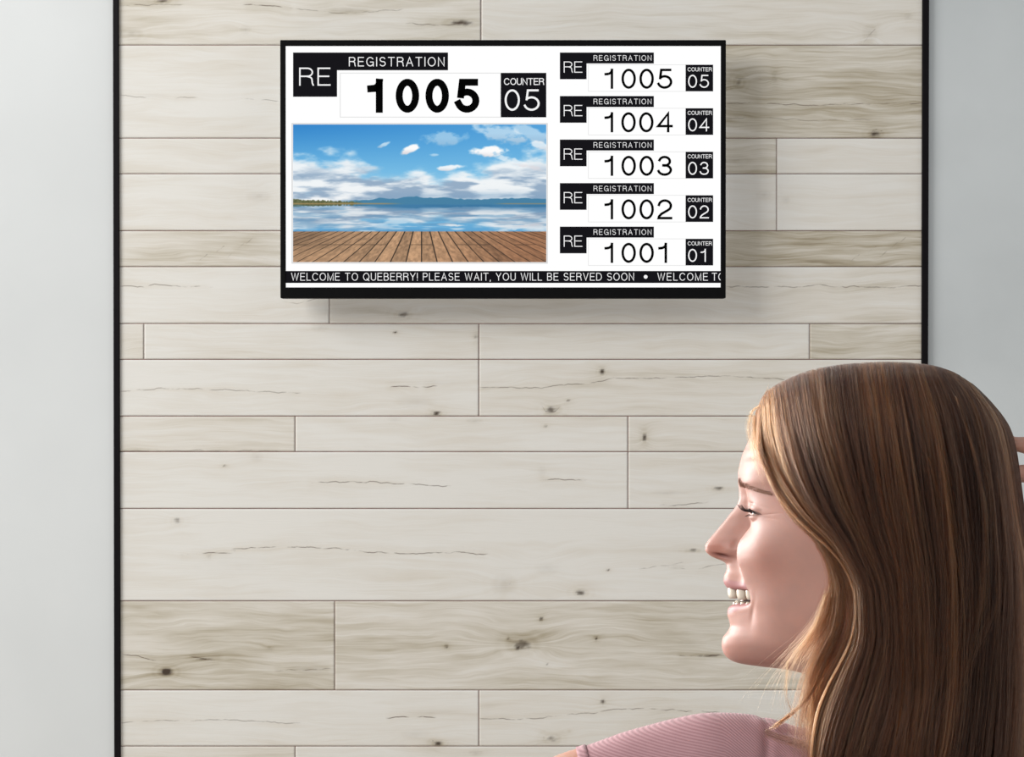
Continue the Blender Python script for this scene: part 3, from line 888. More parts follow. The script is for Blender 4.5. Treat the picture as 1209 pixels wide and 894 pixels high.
def catmull_cols(a, q):
    n = a.shape[1]
    i = np.clip(np.floor(q).astype(int), 0, n - 2); t = (q - i)[None, :, None]
    p0 = a[:, np.maximum(i - 1, 0)].copy(); p1 = a[:, i]; p2 = a[:, i + 1]; p3 = a[:, np.minimum(i + 2, n - 1)].copy()
    # mirrored neighbours over the middle line keep the surface smooth there
    k = i == 0; p0[:, k] = a[:, [1]] * np.array([1, -1])
    k = i == n - 2; p3[:, k] = a[:, [n - 2]] * np.array([1, -1])
    # parametrised by chord (centripetal)
    def dist(u, v): return np.maximum(np.sqrt(np.linalg.norm(u - v, axis=-1, keepdims=True)), 1e-3)
    t0 = 0; t1 = dist(p0, p1); t2 = t1 + dist(p1, p2); t3 = t2 + dist(p2, p3); tt = t1 + (t2 - t1) * t
    A1 = (t1 - tt) / t1 * p0 + tt / t1 * p1
    A2 = (t2 - tt) / (t2 - t1) * p1 + (tt - t1) / (t2 - t1) * p2
    A3 = (t3 - tt) / (t3 - t2) * p2 + (tt - t2) / (t3 - t2) * p3
    B1 = (t2 - tt) / t2 * A1 + tt / t2 * A2
    B2 = (t3 - tt) / (t3 - t1) * A2 + (tt - t1) / (t3 - t1) * A3
    return (t2 - tt) / (t2 - t1) * B1 + (tt - t1) / (t2 - t1) * B2


G = catmull_cols(net_y, cq)                                # ny, nc, 2
PX = G[..., 0]; HH = np.maximum(G[..., 1], 0)
HH[:, 0] = 0; HH[:, -1] = 0
PY = np.repeat(ysamp[:, None], PX.shape[1], 1)


def smooth_grid(a, n, keep0=True):
    for _ in range(n):
        b = a.copy()
        b[1:-1, 1:-1] = (a[1:-1, 1:-1] * 4 + a[:-2, 1:-1] + a[2:, 1:-1] + a[1:-1, :-2] + a[1:-1, 2:]) / 8
        b[1:-1, 0] = (a[1:-1, 0] * 6 + a[:-2, 0] + a[2:, 0]) / 8
        a = b
    return a


PX = smooth_grid(PX, 5); HH = smooth_grid(HH, 5)
HH[:, 0] = 0; HH[:, -1] = 0


def gs(x, y, cx, cy, sx, sy, rot=0):
    c, s = math.cos(math.radians(rot)), math.sin(math.radians(rot))
    dx, dy = x - cx, y - cy
    a = (dx * c + dy * s) / sx; b = (-dx * s + dy * c) / sy
    return np.exp(-(a * a + b * b))


front = 1 - sstep(955, 985, PX)
# eyeball and lids
EX, EY, EH, ER = 905.5, 604.5, 47.0, 18.5
rr2 = (HH - EH) ** 2 + ((PY - EY)) ** 2
inside = front * (1 - sstep(9 ** 2, 15.5 ** 2, rr2)) * (PY > 580) * (PY < 628)
xs_eye = EX - np.sqrt(np.maximum((ER + 2.2) ** 2 - rr2, 0))
PX = PX * (1 - inside) + np.minimum(xs_eye, PX + .6) * inside
lid_ = (rr2 < (ER + 2.1) ** 2) & (PX < 925) & (front > .5)
PX = np.where(lid_, np.minimum(PX, xs_eye), PX)
# opening of the lids
ym = 603.6 + .10 * (HH - EH)
hh_ = 3.0 * np.sqrt(np.maximum(1 - ((HH - EH + 3.5) / 17.5) ** 2, 0))
op = (np.abs(PY - ym) < hh_) & (front > .5) & (np.abs(HH - EH + 3.5) < 17.5) & (PX < 925)
opw = 1 - sstep(hh_ - 1.2, hh_ + .2, np.abs(PY - ym)); opw = np.where((np.abs(HH - EH + 3.5) < 17.5) & (PX < 925), opw, 0)
PX = PX + opw * 7.0
# upper lid crease, lower lid roll, brow bone, smile wrinkles
HH2 = HH.copy()
PX = PX + .8 * np.exp(-((PY - (594.5 + .13 * (HH - EH) + .003 * (HH - EH) ** 2)) / 1.5) ** 2) * np.exp(-((HH - 50) / 20) ** 2) * front
PX = PX - 1.6 * np.exp(-((PY - (611.5 + .06 * (HH - EH))) / 2.4) ** 2) * np.exp(-((HH - 46) / 15) ** 2) * front
HH2 -= .8 * front * (gs(PX, PY, 910, 607, 8, .8, -6) + gs(PX, PY, 909, 612, 7, .8, 14))
# nostril wing and hole
HH2 += 3.2 * gs(PX, PY, 861.5, 650.5, 8.0, 7.5) * (HH < 36) * front
HH2 -= 2.6 * gs(PX, PY, 868.5, 642.0, 2.6, 6.0, 28) * (HH < 34) * front
nos = gs(PX, PY, 853.0, 656.4, 8.2, 2.0, 14) * (HH > 5) * (HH < 34) * front
HH2 -= 6.0 * nos
PY = PY - 1.6 * nos
# fold from the corner of the mouth down to the chin, and cheek
HH2 -= 1.6 * gs(PX, PY, 889, 722, 2.4, 13, 8) * front
HH2 += 1.8 * gs(PX, PY, 897, 650, 18, 20) * (HH > 40) * front
HH2 += 1.0 * gs(PX, PY, 880, 757, 12, 10) * (HH > 25) * front
HH = np.maximum(HH2, 0); HH[:, 0] = 0; HH[:, -1] = 0

near = hp(PX, PY, HH)
ny_, nc_ = PX.shape
far = mirror(near)
# colours of the skin, with the nostril's shade painted in
base = np.array([171, 130, 118.])
colh = np.tile(base, (ny_, nc_, 1)).astype(float)


def tint(w, rgb):
    global colh
    w = np.clip(w, 0, 1)[..., None]
    colh = colh * (1 - w) + np.array(rgb, float) * w


tint(.45 * gs(PX, PY, 845, 646, 16, 13) * front, (160, 92, 76))
tint(.28 * gs(PX, PY, 905, 665, 26, 26) * front, (174, 112, 98))
tint(.25 * gs(PX, PY, 858, 764, 12, 12) * front, (174, 116, 102))
tint(.9 * nos ** .8, (92, 40, 34))  # shade of the nostril hole, painted into the skin colour
lipU = sstep(683, 687.5, PY - .20 * np.maximum(PX - 858, 0) + 1.2) * (1 - sstep(700, 702, PY)) * (HH < 46) * (PX < 890)
lipL = sstep(706, 708, PY) * (1 - sstep(722, 726.5, PY + .36 * np.maximum(PX - 861, 0))) * (HH < 45) * (PX < 890)
tint(.85 * np.maximum(lipU, lipL), (148, 96, 100))
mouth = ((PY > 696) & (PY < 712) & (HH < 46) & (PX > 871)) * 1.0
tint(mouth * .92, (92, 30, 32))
tint(.8 * opw, (190, 130, 120))
tint(.35 * np.exp(-((PY - (600.2 + .10 * (HH - EH))) / 1.6) ** 2) * (np.abs(HH - EH) < 22) * front, (110, 70, 60))

nv = ny_ * nc_
vn = near.reshape(-1, 3)
idx_far = np.arange(nv).reshape(ny_, nc_) + nv
idx_near = np.arange(nv).reshape(ny_, nc_)
idx_far[:, 0] = idx_near[:, 0]; idx_far[:, -1] = idx_near[:, -1]
fn = np.stack([idx_near[:-1, :-1], idx_near[:-1, 1:], idx_near[1:, 1:], idx_near[1:, :-1]], -1).reshape(-1, 4)
ff = np.stack([idx_far[:-1, :-1], idx_far[1:, :-1], idx_far[1:, 1:], idx_far[:-1, 1:]], -1).reshape(-1, 4)
hv = np.concatenate([vn, far.reshape(-1, 3)])
hf = np.concatenate([fn, ff])
used = np.zeros(len(hv), bool); used[hf.ravel()] = True
remap = np.cumsum(used) - 1
hf = remap[hf][:, ::-1]
hv = hv[used]
hc = np.concatenate([colh.reshape(-1, 3), colh.reshape(-1, 3)])[used]


# ---- tubes for the rest of the body, fused by a voxel remesh
def wp(px, py, dy=0.0):
    return on_plane(px, py, HD + dy)


def tube(points, radii, n=20, capk=1.0, sub=6):
    """closed tapering tube through points; radii may be (a, b): a sideways, b along the viewing depth"""
    Pk = np.array(points, float); R = np.array([r if hasattr(r, '__len__') else (r, r) for r in radii], float)
    q = np.linspace(0, len(Pk) - 1, (len(Pk) - 1) * sub + 1)
    k = np.arange(len(Pk), dtype=float)
    if len(Pk) > 2: C = pchip(k, Pk, q); RR = pchip(k, R, q)
    else: C = np.stack([np.interp(q, k, Pk[:, i]) for i in range(3)], -1); RR = np.stack([np.interp(q, k, R[:, i]) for i in range(2)], -1)
    T = np.gradient(C, axis=0); T /= np.linalg.norm(T, axis=1, keepdims=True)
    # rounded ends
    def cap(c, t, r):
        cs, rs = [], []
        for a in (0.35, .7, .92): cs.append(c + t * min(r) * capk * math.sin(a * math.pi / 2)); rs.append(r * math.cos(a * math.pi / 2))
        return cs, rs
    c0, r0 = cap(C[0], -T[0], RR[0]); c1, r1 = cap(C[-1], T[-1], RR[-1])
    C = np.concatenate([np.array(c0[::-1]), C, np.array(c1)]); RR = np.concatenate([np.array(r0[::-1]), RR, np.array(r1)])
    T = np.concatenate([[T[0]] * 3, T, [T[-1]] * 3])
    vs = []; m = len(C)
    ref = np.array([0, 1.0, 0])
    for c, t, r in zip(C, T, RR):
        u = np.cross(ref, t)
        if np.linalg.norm(u) < .1: u = np.cross(np.array([1.0, 0, 0]), t)
        u /= np.linalg.norm(u); v = np.cross(t, u)
        for j in range(n):
            a = 2 * math.pi * j / n
            vs.append(c + u * r[0] * math.cos(a) + v * r[1] * math.sin(a))
    fs = []
    for i in range(m - 1):
        for j in range(n):
            fs.append((i * n + j, i * n + (j + 1) % n, (i + 1) * n + (j + 1) % n, (i + 1) * n + j))
    fs.append(tuple(range(n))[::-1]); fs.append(tuple(range((m - 1) * n, m * n)))
    return vs, fs


def fuse(name, parts, voxel, material, parent, smooth_it=4):
    vs, fs = [], []
    for v, f in parts:
        o_ = len(vs); vs += [tuple(p) for p in v]; fs += [tuple(i + o_ for i in q) for q in f]
    o = mesh_obj(name, vs, fs, material, None)
    r = o.modifiers.new('fuse', 'REMESH'); r.mode = 'VOXEL'; r.voxel_size = voxel; r.use_smooth_shade = True
    s = o.modifiers.new('soften', 'SMOOTH'); s.factor = .5; s.iterations = smooth_it
    bpy.context.view_layer.update()
    dg = bpy.context.evaluated_depsgraph_get()
    me = bpy.data.meshes.new_from_object(o.evaluated_get(dg))
    co = np.zeros(len(me.vertices) * 3); me.vertices.foreach_get('co', co)
    bpy.data.objects.remove(o)
    return me, co.reshape(-1, 3)


px1 = 1.0 / K
FLOOR = 0.0
# body axis: her back is turned to the camera, head looks over the left shoulder
cxw = wp(1040, 900)[0]                 # x of the spine
yb = HD + .015                        # depth of the spine
zs = wp(0, 900)[2]                    # height of pixel row 900


def bp_(dx, dz, dy=0.0): return np.array([cxw + dx, yb + dy, zs + dz])


fore = [wp(1262, 588, .06), wp(1330, 680, .07), wp(1420, 790, .06)]
parts = [
    tube([bp_(0, .03, 0), bp_(0, -.05), bp_(0, -.13), bp_(0, -.26), bp_(0, -.38), bp_(0, -.48), bp_(0, -.56)],
         [(.045, .045), (.08, .05), (.140, .080), (.135, .085), (.118, .080), (.150, .10), (.155, .105)], 28),
    # left arm: out to the left of the photo
    tube([wp(985, 925, .01), wp(900, 915, .01), wp(838, 919, .01), wp(759, 928, .01), wp(700, 934, .01), wp(600, 975, .01), wp(520, 1030, .00)], [.036, .038, .039, .037, .035, .033, .034]),
    tube([wp(520, 1030, .0), wp(470, 1190, -.03), wp(440, 1340, -.06)], [.034, .030, .022]),
    # right arm raised, hand at the back of the head
    tube([wp(1100, 925, .01), wp(1200, 915, .02), wp(1290, 900, .03), wp(1460, 880, .04), wp(1640, 850, .05)], [.036, .042, .044, .040, .036]),
    tube([wp(1640, 850, .05), wp(1590, 765, .055), wp(1500, 660, .045), wp(1406, 594, .022)], [.036, .034, .026, .021]),
]
for sx in (-1, 1):
    parts.append(tube([bp_(sx * .085, -.54), bp_(sx * .095, -.70), bp_(sx * .09, -.94, .01), bp_(sx * .085, -1.06, -.01), bp_(sx * .08, -1.24, -.005), np.array([cxw + sx * .08, yb, .09]), np.array([cxw + sx * .08, yb, .05])],
                      [.085, .075, .052, .050, .042, .034, .036]))
    parts.append(tube([np.array([cxw + sx * .08, yb - .03, .035]), np.array([cxw + sx * .085, yb + .08, .03]), np.array([cxw + sx * .09, yb + .17, .02])], [(.030, .030), (.036, .024), (.034, .016)]))


def hand(wrist, fwd, side, nrm, parts, scale=1.0, curl=(.25, .3, .25)):
    """palm and five fingers; fwd from wrist to fingers, side towards the thumb, nrm the palm's inward normal"""
    fwd, side, nrm = [np.array(v, float) / np.linalg.norm(v) for v in (fwd, side, nrm)]
    s = scale
    for k in range(4):
        off = (.030 - .020 * k) * s
        parts.append(tube([wrist + side * off * .5, wrist + fwd * .045 * s + side * off * .85, wrist + fwd * .088 * s + side * off], [.013 * s, .0125 * s, .0100 * s], 12))
    lens = [(.040, .024, .020), (.044, .027, .021), (.040, .025, .020), (.031, .019, .018)]
    tips = []
    for k in range(4):
        off = (.030 - .020 * k) * s
        p = wrist + fwd * (.088 + (.004 if k == 1 else 0) - (.008 if k == 3 else 0)) * s + side * off
        a = .15 + .05 * k; pts = [p]; d = fwd
        for i, L_ in enumerate(lens[k]):
            a += curl[i] + .06 * k
            d = fwd * math.cos(a) + nrm * math.sin(a) + side * (.06 - .04 * k)
            d /= np.linalg.norm(d); p = p + d * L_ * s; pts.append(p)
        parts.append(tube(pts, [.0092 * s, .0084 * s, .0076 * s, .0062 * s], 12, sub=5)); tips.append((pts, d))
    pts = [wrist + fwd * .018 * s + side * .022 * s, wrist + fwd * .050 * s + side * .047 * s + nrm * .012 * s, wrist + fwd * .078 * s + side * .056 * s + nrm * .022 * s, wrist + fwd * .100 * s + side * .056 * s + nrm * .030 * s]
    parts.append(tube(pts, [.013 * s, .0118 * s, .0095 * s, .0075 * s], 12, sub=5))
    return tips


# right hand: fingertips reach the hair at the right edge of the photo
wr = wp(1406, 594, .022)
tips = hand(wr, wp(1186, 571, .012) - wr, (0, 0.1, 1), (-.2, -1, 0), parts, .98, (.18, .22, .2))
wl_ = wp(440, 1340, -.06)
hand(wl_, (-.15, -.1, -1), (0, 1, 0), (1, .1, 0), parts, .98)
bme, bco = fuse('body_part', parts, .0034, [m_black], None, 5)

# join head and body into one mesh, one datablock
nb_ = len(bco)
bf_ = [tuple(p.vertices) for p in bme.polygons]
bpy.data.meshes.remove(bme)
bf4 = np.array([f if len(f) == 4 else f + (f[-1],) for f in bf_])
bcol = np.tile(np.array([188, 142, 124.]), (nb_, 1))
ms = bpy.data.materials.new('skin'); ms.use_nodes = True
nt = ms.node_tree; B = nt.nodes['Principled BSDF']
tcn = nt.nodes.new('ShaderNodeTexCoord')
nn1 = nt.nodes.new('ShaderNodeTexNoise'); nn1.inputs['Scale'].default_value = 60; nn1.inputs['Detail'].default_value = 5; nt.links.new(tcn.outputs['Object'], nn1.inputs['Vector'])
nn2 = nt.nodes.new('ShaderNodeTexNoise'); nn2.inputs['Scale'].default_value = 1400; nn2.inputs['Detail'].default_value = 2; nt.links.new(tcn.outputs['Object'], nn2.inputs['Vector'])
cv = attr_node(nt, 'tint').outputs['Vector']
fm = nt.nodes.new('ShaderNodeMapRange'); fm.inputs['From Min'].default_value = .35; fm.inputs['From Max'].default_value = .75; fm.inputs['To Max'].default_value = .22; nt.links.new(nn1.outputs[0], fm.inputs[0])
nt.links.new(mix_node(nt, fm.outputs[0], cv, tuple(lin((206, 146, 126))) + (1,)), B.inputs['Base Color'])
B.inputs['Roughness'].default_value = .5; B.inputs['Specular IOR Level'].default_value = .3
B.inputs['Subsurface Weight'].default_value = .25; B.inputs['Subsurface Radius'].default_value = (1.0, .35, .2); B.inputs['Subsurface Scale'].default_value = .006
bpn = nt.nodes.new('ShaderNodeBump'); bpn.inputs['Strength'].default_value = .10; bpn.inputs['Distance'].default_value = .0006
nt.links.new(nn2.outputs[0], bpn.inputs['Height']); nt.links.new(bpn.outputs[0], B.inputs['Normal'])

allv = np.concatenate([hv, bco]); alltint = lin(np.concatenate([hc, bcol]))
fl = [tuple(f) for f in hf] + [tuple(i + len(hv) for i in f) for f in bf_]
ring0 = [int(i) for i in remap[idx_near[0, :]]] + [int(i) for i in remap[idx_far[0, 1:-1]]][::-1]
fl.append(tuple(ring0))
woman = mesh_obj('person', allv, fl, ms, None, True, attrs={'tint': alltint})
woman['label'] = 'smiling woman with long brown hair and mauve ribbed top looking left in profile'
woman['category'] = 'person'

# ---- eyes, teeth, brows, lashes
def sphere(c, r, n=24, m=16, axis=None):
    vs = []; fs = []
    for i in range(m + 1):
        a = math.pi * i / m
        for j in range(n):
            b = 2 * math.pi * j / n
            vs.append((math.cos(a), math.sin(a) * math.cos(b), math.sin(a) * math.sin(b)))
    vs = np.array(vs)
    ax = axis / np.linalg.norm(axis); u = np.cross(ax, (0, 0, 1.)); u /= np.linalg.norm(u); w = np.cross(u, ax)
    P_ = c + r * (vs[:, :1] * ax + vs[:, 1:2] * u + vs[:, 2:] * w)
    for i in range(m):
        for j in range(n):
            fs.append((i * n + j, (i + 1) * n + j, (i + 1) * n + (j + 1) % n, i * n + (j + 1) % n))
    return P_, fs, vs


me_ = bpy.data.materials.new('eyeball'); me_.use_nodes = True
nt = me_.node_tree; B = nt.nodes['Principled BSDF']; B.inputs['Roughness'].default_value = .08
rmp = nt.nodes.new('ShaderNodeValToRGB'); e = rmp.color_ramp
e.elements[0].position = 0; e.elements[0].color = tuple(lin((10, 8, 8))) + (1,)
e.elements[1].position = 1; e.elements[1].color = tuple(lin((196, 186, 182))) + (1,)
for p_, c_ in ((.17, (10, 8, 8)), (.20, (74, 78, 72)), (.44, (58, 62, 60)), (.49, (30, 30, 32)), (.54, (190, 180, 176))):
    q = e.elements.new(p_); q.color = tuple(lin(c_)) + (1,)
e.interpolation = 'LINEAR'
nt.links.new(attr_node(nt, 'iris').outputs['Fac'], rmp.inputs[0]); nt.links.new(rmp.outputs[0], B.inputs['Base Color'])
ec = hp(EX, EY, EH)
look = FV * 1.0 + np.array([0, 0, .06])
for sgn, c in ((1, ec), (-1, mirror(ec[None])[0])):
    Pv, fs, un = sphere(c, ER / K, 48, 40, look + (SV * .22 if sgn > 0 else SV * .12))
    o = mesh_obj('eye', Pv, fs, me_, woman, True, attrs={'iris': np.arccos(np.clip(un[:, 0], -1, 1))})

m_tooth = mat('tooth_enamel', (206, 194, 178), .3, .5, noise=(120, (198, 184, 166)))
m_gum = mat('gum', (176, 84, 84), .4, .4)


def tooth(cx_, cyt, cyb, h, wid, sgn):
    """one tooth: rounded block, seen front at cx_ from row cyt to cyb"""
    bm = bmesh.new(); bmesh.ops.create_cube(bm, size=2)
    bmesh.ops.subdivide_edges(bm, edges=bm.edges[:], cuts=3, use_grid_fill=True)
    c = hp(cx_, (cyt + cyb) / 2, h)
    hz = abs(cyb - cyt) / 2 / K; hw = wid / 2 / K; hd = 6.0 / K
    for v in bm.verts:
        x, y, z = v.co
        k = (1 - .20 * x ** 2 * z ** 2 - .10 * abs(x) ** 4 - .08 * abs(z) ** 4)
        dx, dy, dz = y * hd * k * (1 - .2 * abs(x) ** 3), x * hw * (1 - .10 * (z > 0) * z) * (1 - .10 * z * z), z * hz * (1 - .12 * x * x)
        s0_ = .66 + h / 80.0                                   # arch turns back away from the middle
        fw = FV * math.cos(s0_) + SV * math.sin(s0_); sd = -FV * math.sin(s0_) + SV * math.cos(s0_)
        v.co = Vector(c + fw * dx + sd * dy + np.array([0, 0, dz]))
    if sgn < 0:
        for v in bm.verts:
            v.co = Vector(mirror(np.array(v.co)[None])[0])
        bmesh.ops.reverse_faces(bm, faces=bm.faces[:])
    return bm


bms = []
for cx_, h, wid, bot in ((866.6, 8, 17, 706.8), (877.4, 22, 15, 708.4), (888, 34, 13, 708), (897, 42, 11, 706.5)):
    for sgn in (1, -1): bms.append(tooth(cx_, 690, bot, h, wid, sgn))
for cx_, h, wid in ((870, 4, 8), (873, 12, 8), (878.5, 20, 8.5), (885, 27.5, 8.5), (892, 34, 8)):
    for sgn in (1, -1): bms.append(tooth(cx_ + 1, 710.5, 720, h, wid, sgn))
bm_obj('teeth', join_bm(bms), m_tooth, woman, True)


def curve_tubes(name, lines, radii, material, parent, bev=1):
    cu = bpy.data.curves.new(name, 'CURVE'); cu.dimensions = '3D'; cu.bevel_depth = 1.0; cu.bevel_resolution = bev; cu.use_fill_caps = True
    for pts, rad in zip(lines, radii):
        sp_c = cu.splines.new('POLY'); sp_c.points.add(len(pts) - 1)
        for i, p in enumerate(pts):
            sp_c.points[i].co = (p[0], p[1], p[2], 1); sp_c.points[i].radius = rad[i] if hasattr(rad, '__len__') else rad
    cu.materials.append(material)
    t_ = bpy.data.objects.new(name + '_curve', cu); COL.objects.link(t_)
    bpy.context.view_layer.update()
    me = bpy.data.meshes.new_from_object(t_.evaluated_get(bpy.context.evaluated_depsgraph_get())); me.name = name
    bpy.data.objects.remove(t_)
    o = bpy.data.objects.new(name, me); COL.objects.link(o)
    o.parent = parent; o.matrix_parent_inverse = parent.matrix_basis.inverted()
    return o


m_lash = mat('dark_lash', (40, 28, 26), .5, .3)
m_brow = mat('brow_hair', (140, 106, 90), .8, .1)
rg = np.random.default_rng(4)
for sgn in (1, -1):
    lines, rads = [], []
    for i in range(50):                                   # upper lashes
        h = 29 + 38 * i / 49
        x0 = EX - math.sqrt(max((ER + 2.2) ** 2 - (h - EH) ** 2 - 9, 4)); y0 = 600.3 + .10 * (h - EH) + .008 * (h - EH) ** 2
        Ln = (13.5 + rg.uniform(-4, 2)) * (.75 + .25 * math.sin(math.pi * i / 49))
        sp_h = (h - EH) * .30 + rg.uniform(-3, 3)
        pts = []
        for t_ in np.linspace(0, 1, 7):
            pts.append((x0 - Ln * t_, y0 + Ln * (.28 * math.sin(t_ * 2.4) - .55 * t_ ** 2.2) + .5, h + sp_h * t_))
        p = hp([q[0] for q in pts], [q[1] for q in pts], [q[2] for q in pts])
        if sgn < 0: p = mirror(p)
        lines.append(p); rads.append(list(np.linspace(.0002, .00005, 7)))
    for i in range(22):                                   # lower lashes
        h = 30 + 36 * i / 21
        x0 = EX - math.sqrt(max((ER + 2) ** 2 - (h - EH) ** 2 - 14, 4)); y0 = 607.4 + .10 * (h - EH) - .006 * (h - EH) ** 2
        pts = [(x0 - 6.0 * t_, y0 + 2.6 * t_, h + (h - EH) * .2 * t_) for t_ in np.linspace(0, 1, 5)]
        p = hp([q[0] for q in pts], [q[1] for q in pts], [q[2] for q in pts])
        if sgn < 0: p = mirror(p)
        lines.append(p); rads.append(list(np.linspace(.00008, .00003, 5)))
    curve_tubes('eyelashes', lines, rads, m_lash, woman)
    lines, rads = [], []
    for i in range(260):                                  # brow hairs
        u = rg.uniform(0, 1) ** .85
        hc_ = 14 + 62 * u; yc = 571.5 - 2.0 * math.sin(u * 2.2) + 12.5 * u ** 1.5; th = 5.4 * (1 - .70 * u)
        y0 = yc + rg.uniform(-1, 1) * th
        # x of the skin there
        r_i = int(np.argmin(np.abs(ysamp - y0))); c_i = int(np.argmin(np.abs(HH[r_i, :70] - hc_)))
        x0 = PX[r_i, c_i]
        Ln = rg.uniform(4, 7); slant = (-1.6 + 1.9 * u) + rg.uniform(-.2, .2)
        pts = []
        for t_ in np.linspace(0, 1, 5):
            hh2 = hc_ + Ln * .8 * t_; yy2 = y0 + Ln * slant * .55 * t_ + 1.5 * t_ * u
            r2 = int(np.argmin(np.abs(ysamp - yy2))); c2_ = int(np.argmin(np.abs(HH[r2, :75] - hh2)))
            pts.append((PX[r2, c2_] - .5 - .7 * math.sin(t_ * 3), yy2, HH[r2, c2_]))
        p = hp([q[0] for q in pts], [q[1] for q in pts], [q[2] for q in pts])
        if sgn < 0: p = mirror(p)
        lines.append(p); rads.append(list(np.linspace(.00012, .00004, 5)))
    curve_tubes('eyebrow', lines, rads, m_brow, woman)

# finger nails of the raised hand
m_nail = mat('finger_nail', (226, 176, 164), .25, .5)
for pts, d in tips:
    c = pts[-1] - d * .004
    u = np.cross(d, (0, 0, 1.)); u /= np.linalg.norm(u); w = np.cross(u, d)
    outw = -(np.array([-.2, -1, 0]) - d * np.dot(d, np.array([-.2, -1, 0]))); outw /= np.linalg.norm(outw)
    sd = np.cross(d, outw)
    vs = []; fs = []
    for i in range(6):
        for j in range(7):
            a = (j - 3) / 3 * .9; l_ = (i - 2.5) / 2.5 * .0055
            vs.append(c + d * l_ + (outw * math.cos(a) + sd * math.sin(a)) * .0068)
    fs = [(i * 7 + j, i * 7 + j + 1, i * 7 + j + 8, i * 7 + j + 7) for i in range(5) for j in range(6)]
    no = mesh_obj('finger_nail', vs, fs, m_nail, woman, True)
    sm = no.modifiers.new('thick', 'SOLIDIFY'); sm.thickness = .0006

# ---- mauve ribbed top
knit = bpy.data.materials.new('mauve_rib_knit'); knit.use_nodes = True
nt = knit.node_tree; B = nt.nodes['Principled BSDF']; B.inputs['Roughness'].default_value = .9; B.inputs['Specular IOR Level'].default_value = .15
B.inputs['Sheen Weight'].default_value = .25; B.inputs['Sheen Roughness'].default_value = .4
ph = attr_node(nt, 'rib').outputs['Fac']
sn = math_node(nt, 'MULTIPLY_ADD', math_node(nt, 'SINE', math_node(nt, 'MULTIPLY', ph, 2 * math.pi)), .5, .5)
tcn = nt.nodes.new('ShaderNodeTexCoord'); nz = nt.nodes.new('ShaderNodeTexNoise'); nz.inputs['Scale'].default_value = 500; nz.inputs['Detail'].default_value = 4
nt.links.new(tcn.outputs['Object'], nz.inputs['Vector'])
ht = math_node(nt, 'ADD', sn, math_node(nt, 'MULTIPLY', nz.outputs[0], .5))
bpn = nt.nodes.new('ShaderNodeBump'); bpn.inputs['Strength'].default_value = .6; bpn.inputs['Distance'].default_value = .0004
nt.links.new(ht, bpn.inputs['Height']); nt.links.new(bpn.outputs[0], B.inputs['Normal'])
nt.links.new(mix_node(nt, sn, tuple(lin((162, 122, 126))) + (1,), tuple(lin((186, 146, 150))) + (1,)), B.inputs['Base Color'])

sleeve_pts = [wp(1000, 945, .01), wp(940, 935, .01), wp(880, 915, .01), wp(838, 914, .01), wp(800, 917, .01), wp(759, 922, .01), wp(722, 931, .01), wp(704, 937, .01)]
sleeve_r = [.060, .050, .0475, .0465, .0445, .0405, .0380, .0375]
tp = [
    tube([bp_(0, -.02, .0), bp_(0, -.045), bp_(0, -.12), bp_(0, -.26), bp_(0, -.38), bp_(0, -.47), bp_(0, -.52)],
         [(.085, .055), (.125, .072), (.162, .098), (.148, .098), (.132, .094), (.166, .114), (.176, .122)], 32, capk=.1),
    tube(sleeve_pts, sleeve_r, 28, capk=.12),
    tube([wp(1080, 945, .01), wp(1180, 925, .02), wp(1290, 905, .03), wp(1375, 872, .04)], [.060, .060, .055, .046], 28),
    # gathered collar and shoulder seam
    tube([wp(882, 860, .012), wp(899, 866, .0), wp(925, 884, -.012), wp(960, 892, -.02), wp(1010, 894, -.03), wp(1080, 890, -.02), wp(1130, 880, .0)], [.0085, .012, .012, .011, .012, .012, .012], 14),
    tube([wp(882, 860, .012), wp(903, 873, .03), wp(950, 886, .05), wp(1040, 890, .06), wp(1130, 880, .02)], [.0085, .012, .012, .012, .012], 14),
    tube([wp(880, 872, .01), wp(960, 896, .01), wp(1010, 900, .01)], [(.016, .03), (.022, .05), (.028, .06)], 18),
]
sme, sco = fuse('top_part', tp, .0030, [m_black], None, 4)
sf = [tuple(p.vertices) for p in sme.polygons]; bpy.data.meshes.remove(sme)


def project(P_):
    """image position of world points (used to lay the ribs along the sleeve)"""
    d = P_ - CAM
    z = d[:, 1] * cp + d[:, 2] * sp; y = -d[:, 1] * sp + d[:, 2] * cp
    return CX + F * d[:, 0] / z, CY - F * y / z


# ribs: run along the sleeve around its axis, then bend down over the shoulder blade
rel = sco - np.array([cxw, yb, zs])
sx_ = -rel[:, 0]                                        # distance from the spine to her left
zz = rel[:, 2]
fold = np.maximum(.125 - sx_, 0)
line = zz + .45 * fold ** 1.0 * (fold > 0) + 3.0 * fold ** 2 - .16 * (sx_ - .15)
ang = np.arctan2(rel[:, 1] + .005, zz + .02)
ribc = line / .0019
# shallow creases running over the shoulder
crease = .0016 * np.sin((sx_ * 52 + zz * 30)) * np.exp(-((sx_ - .12) / .05) ** 2) + .0012 * (fbm(sx_ * 40 + 50, zz * 40 + 50, 5) - .5)
nrmz = np.array([0, -.5, .8]); sco2 = sco + nrmz * crease[:, None]
# seam between sleeve and shoulder
seam = np.exp(-((sx_ - .098 + .25 * (zz + .0)) / .0035) ** 2)
sco2 = sco2 - nrmz * (.0022 * seam)[:, None]
top = mesh_obj('ribbed_top', sco2, sf, knit, woman, True, attrs={'rib': ribc})
top['label'] = 'mauve fine ribbed short sleeved top'
# sleeve hem
hv_, hf_ = tube([wp(709, 935.4, .01), wp(698, 939, .01)], [.0388, .0388], 40, capk=.05, sub=3)
hem = mesh_obj('sleeve_hem', hv_, hf_, knit, top, True, attrs={'rib': np.array(hv_)[:, 2] / .0019})

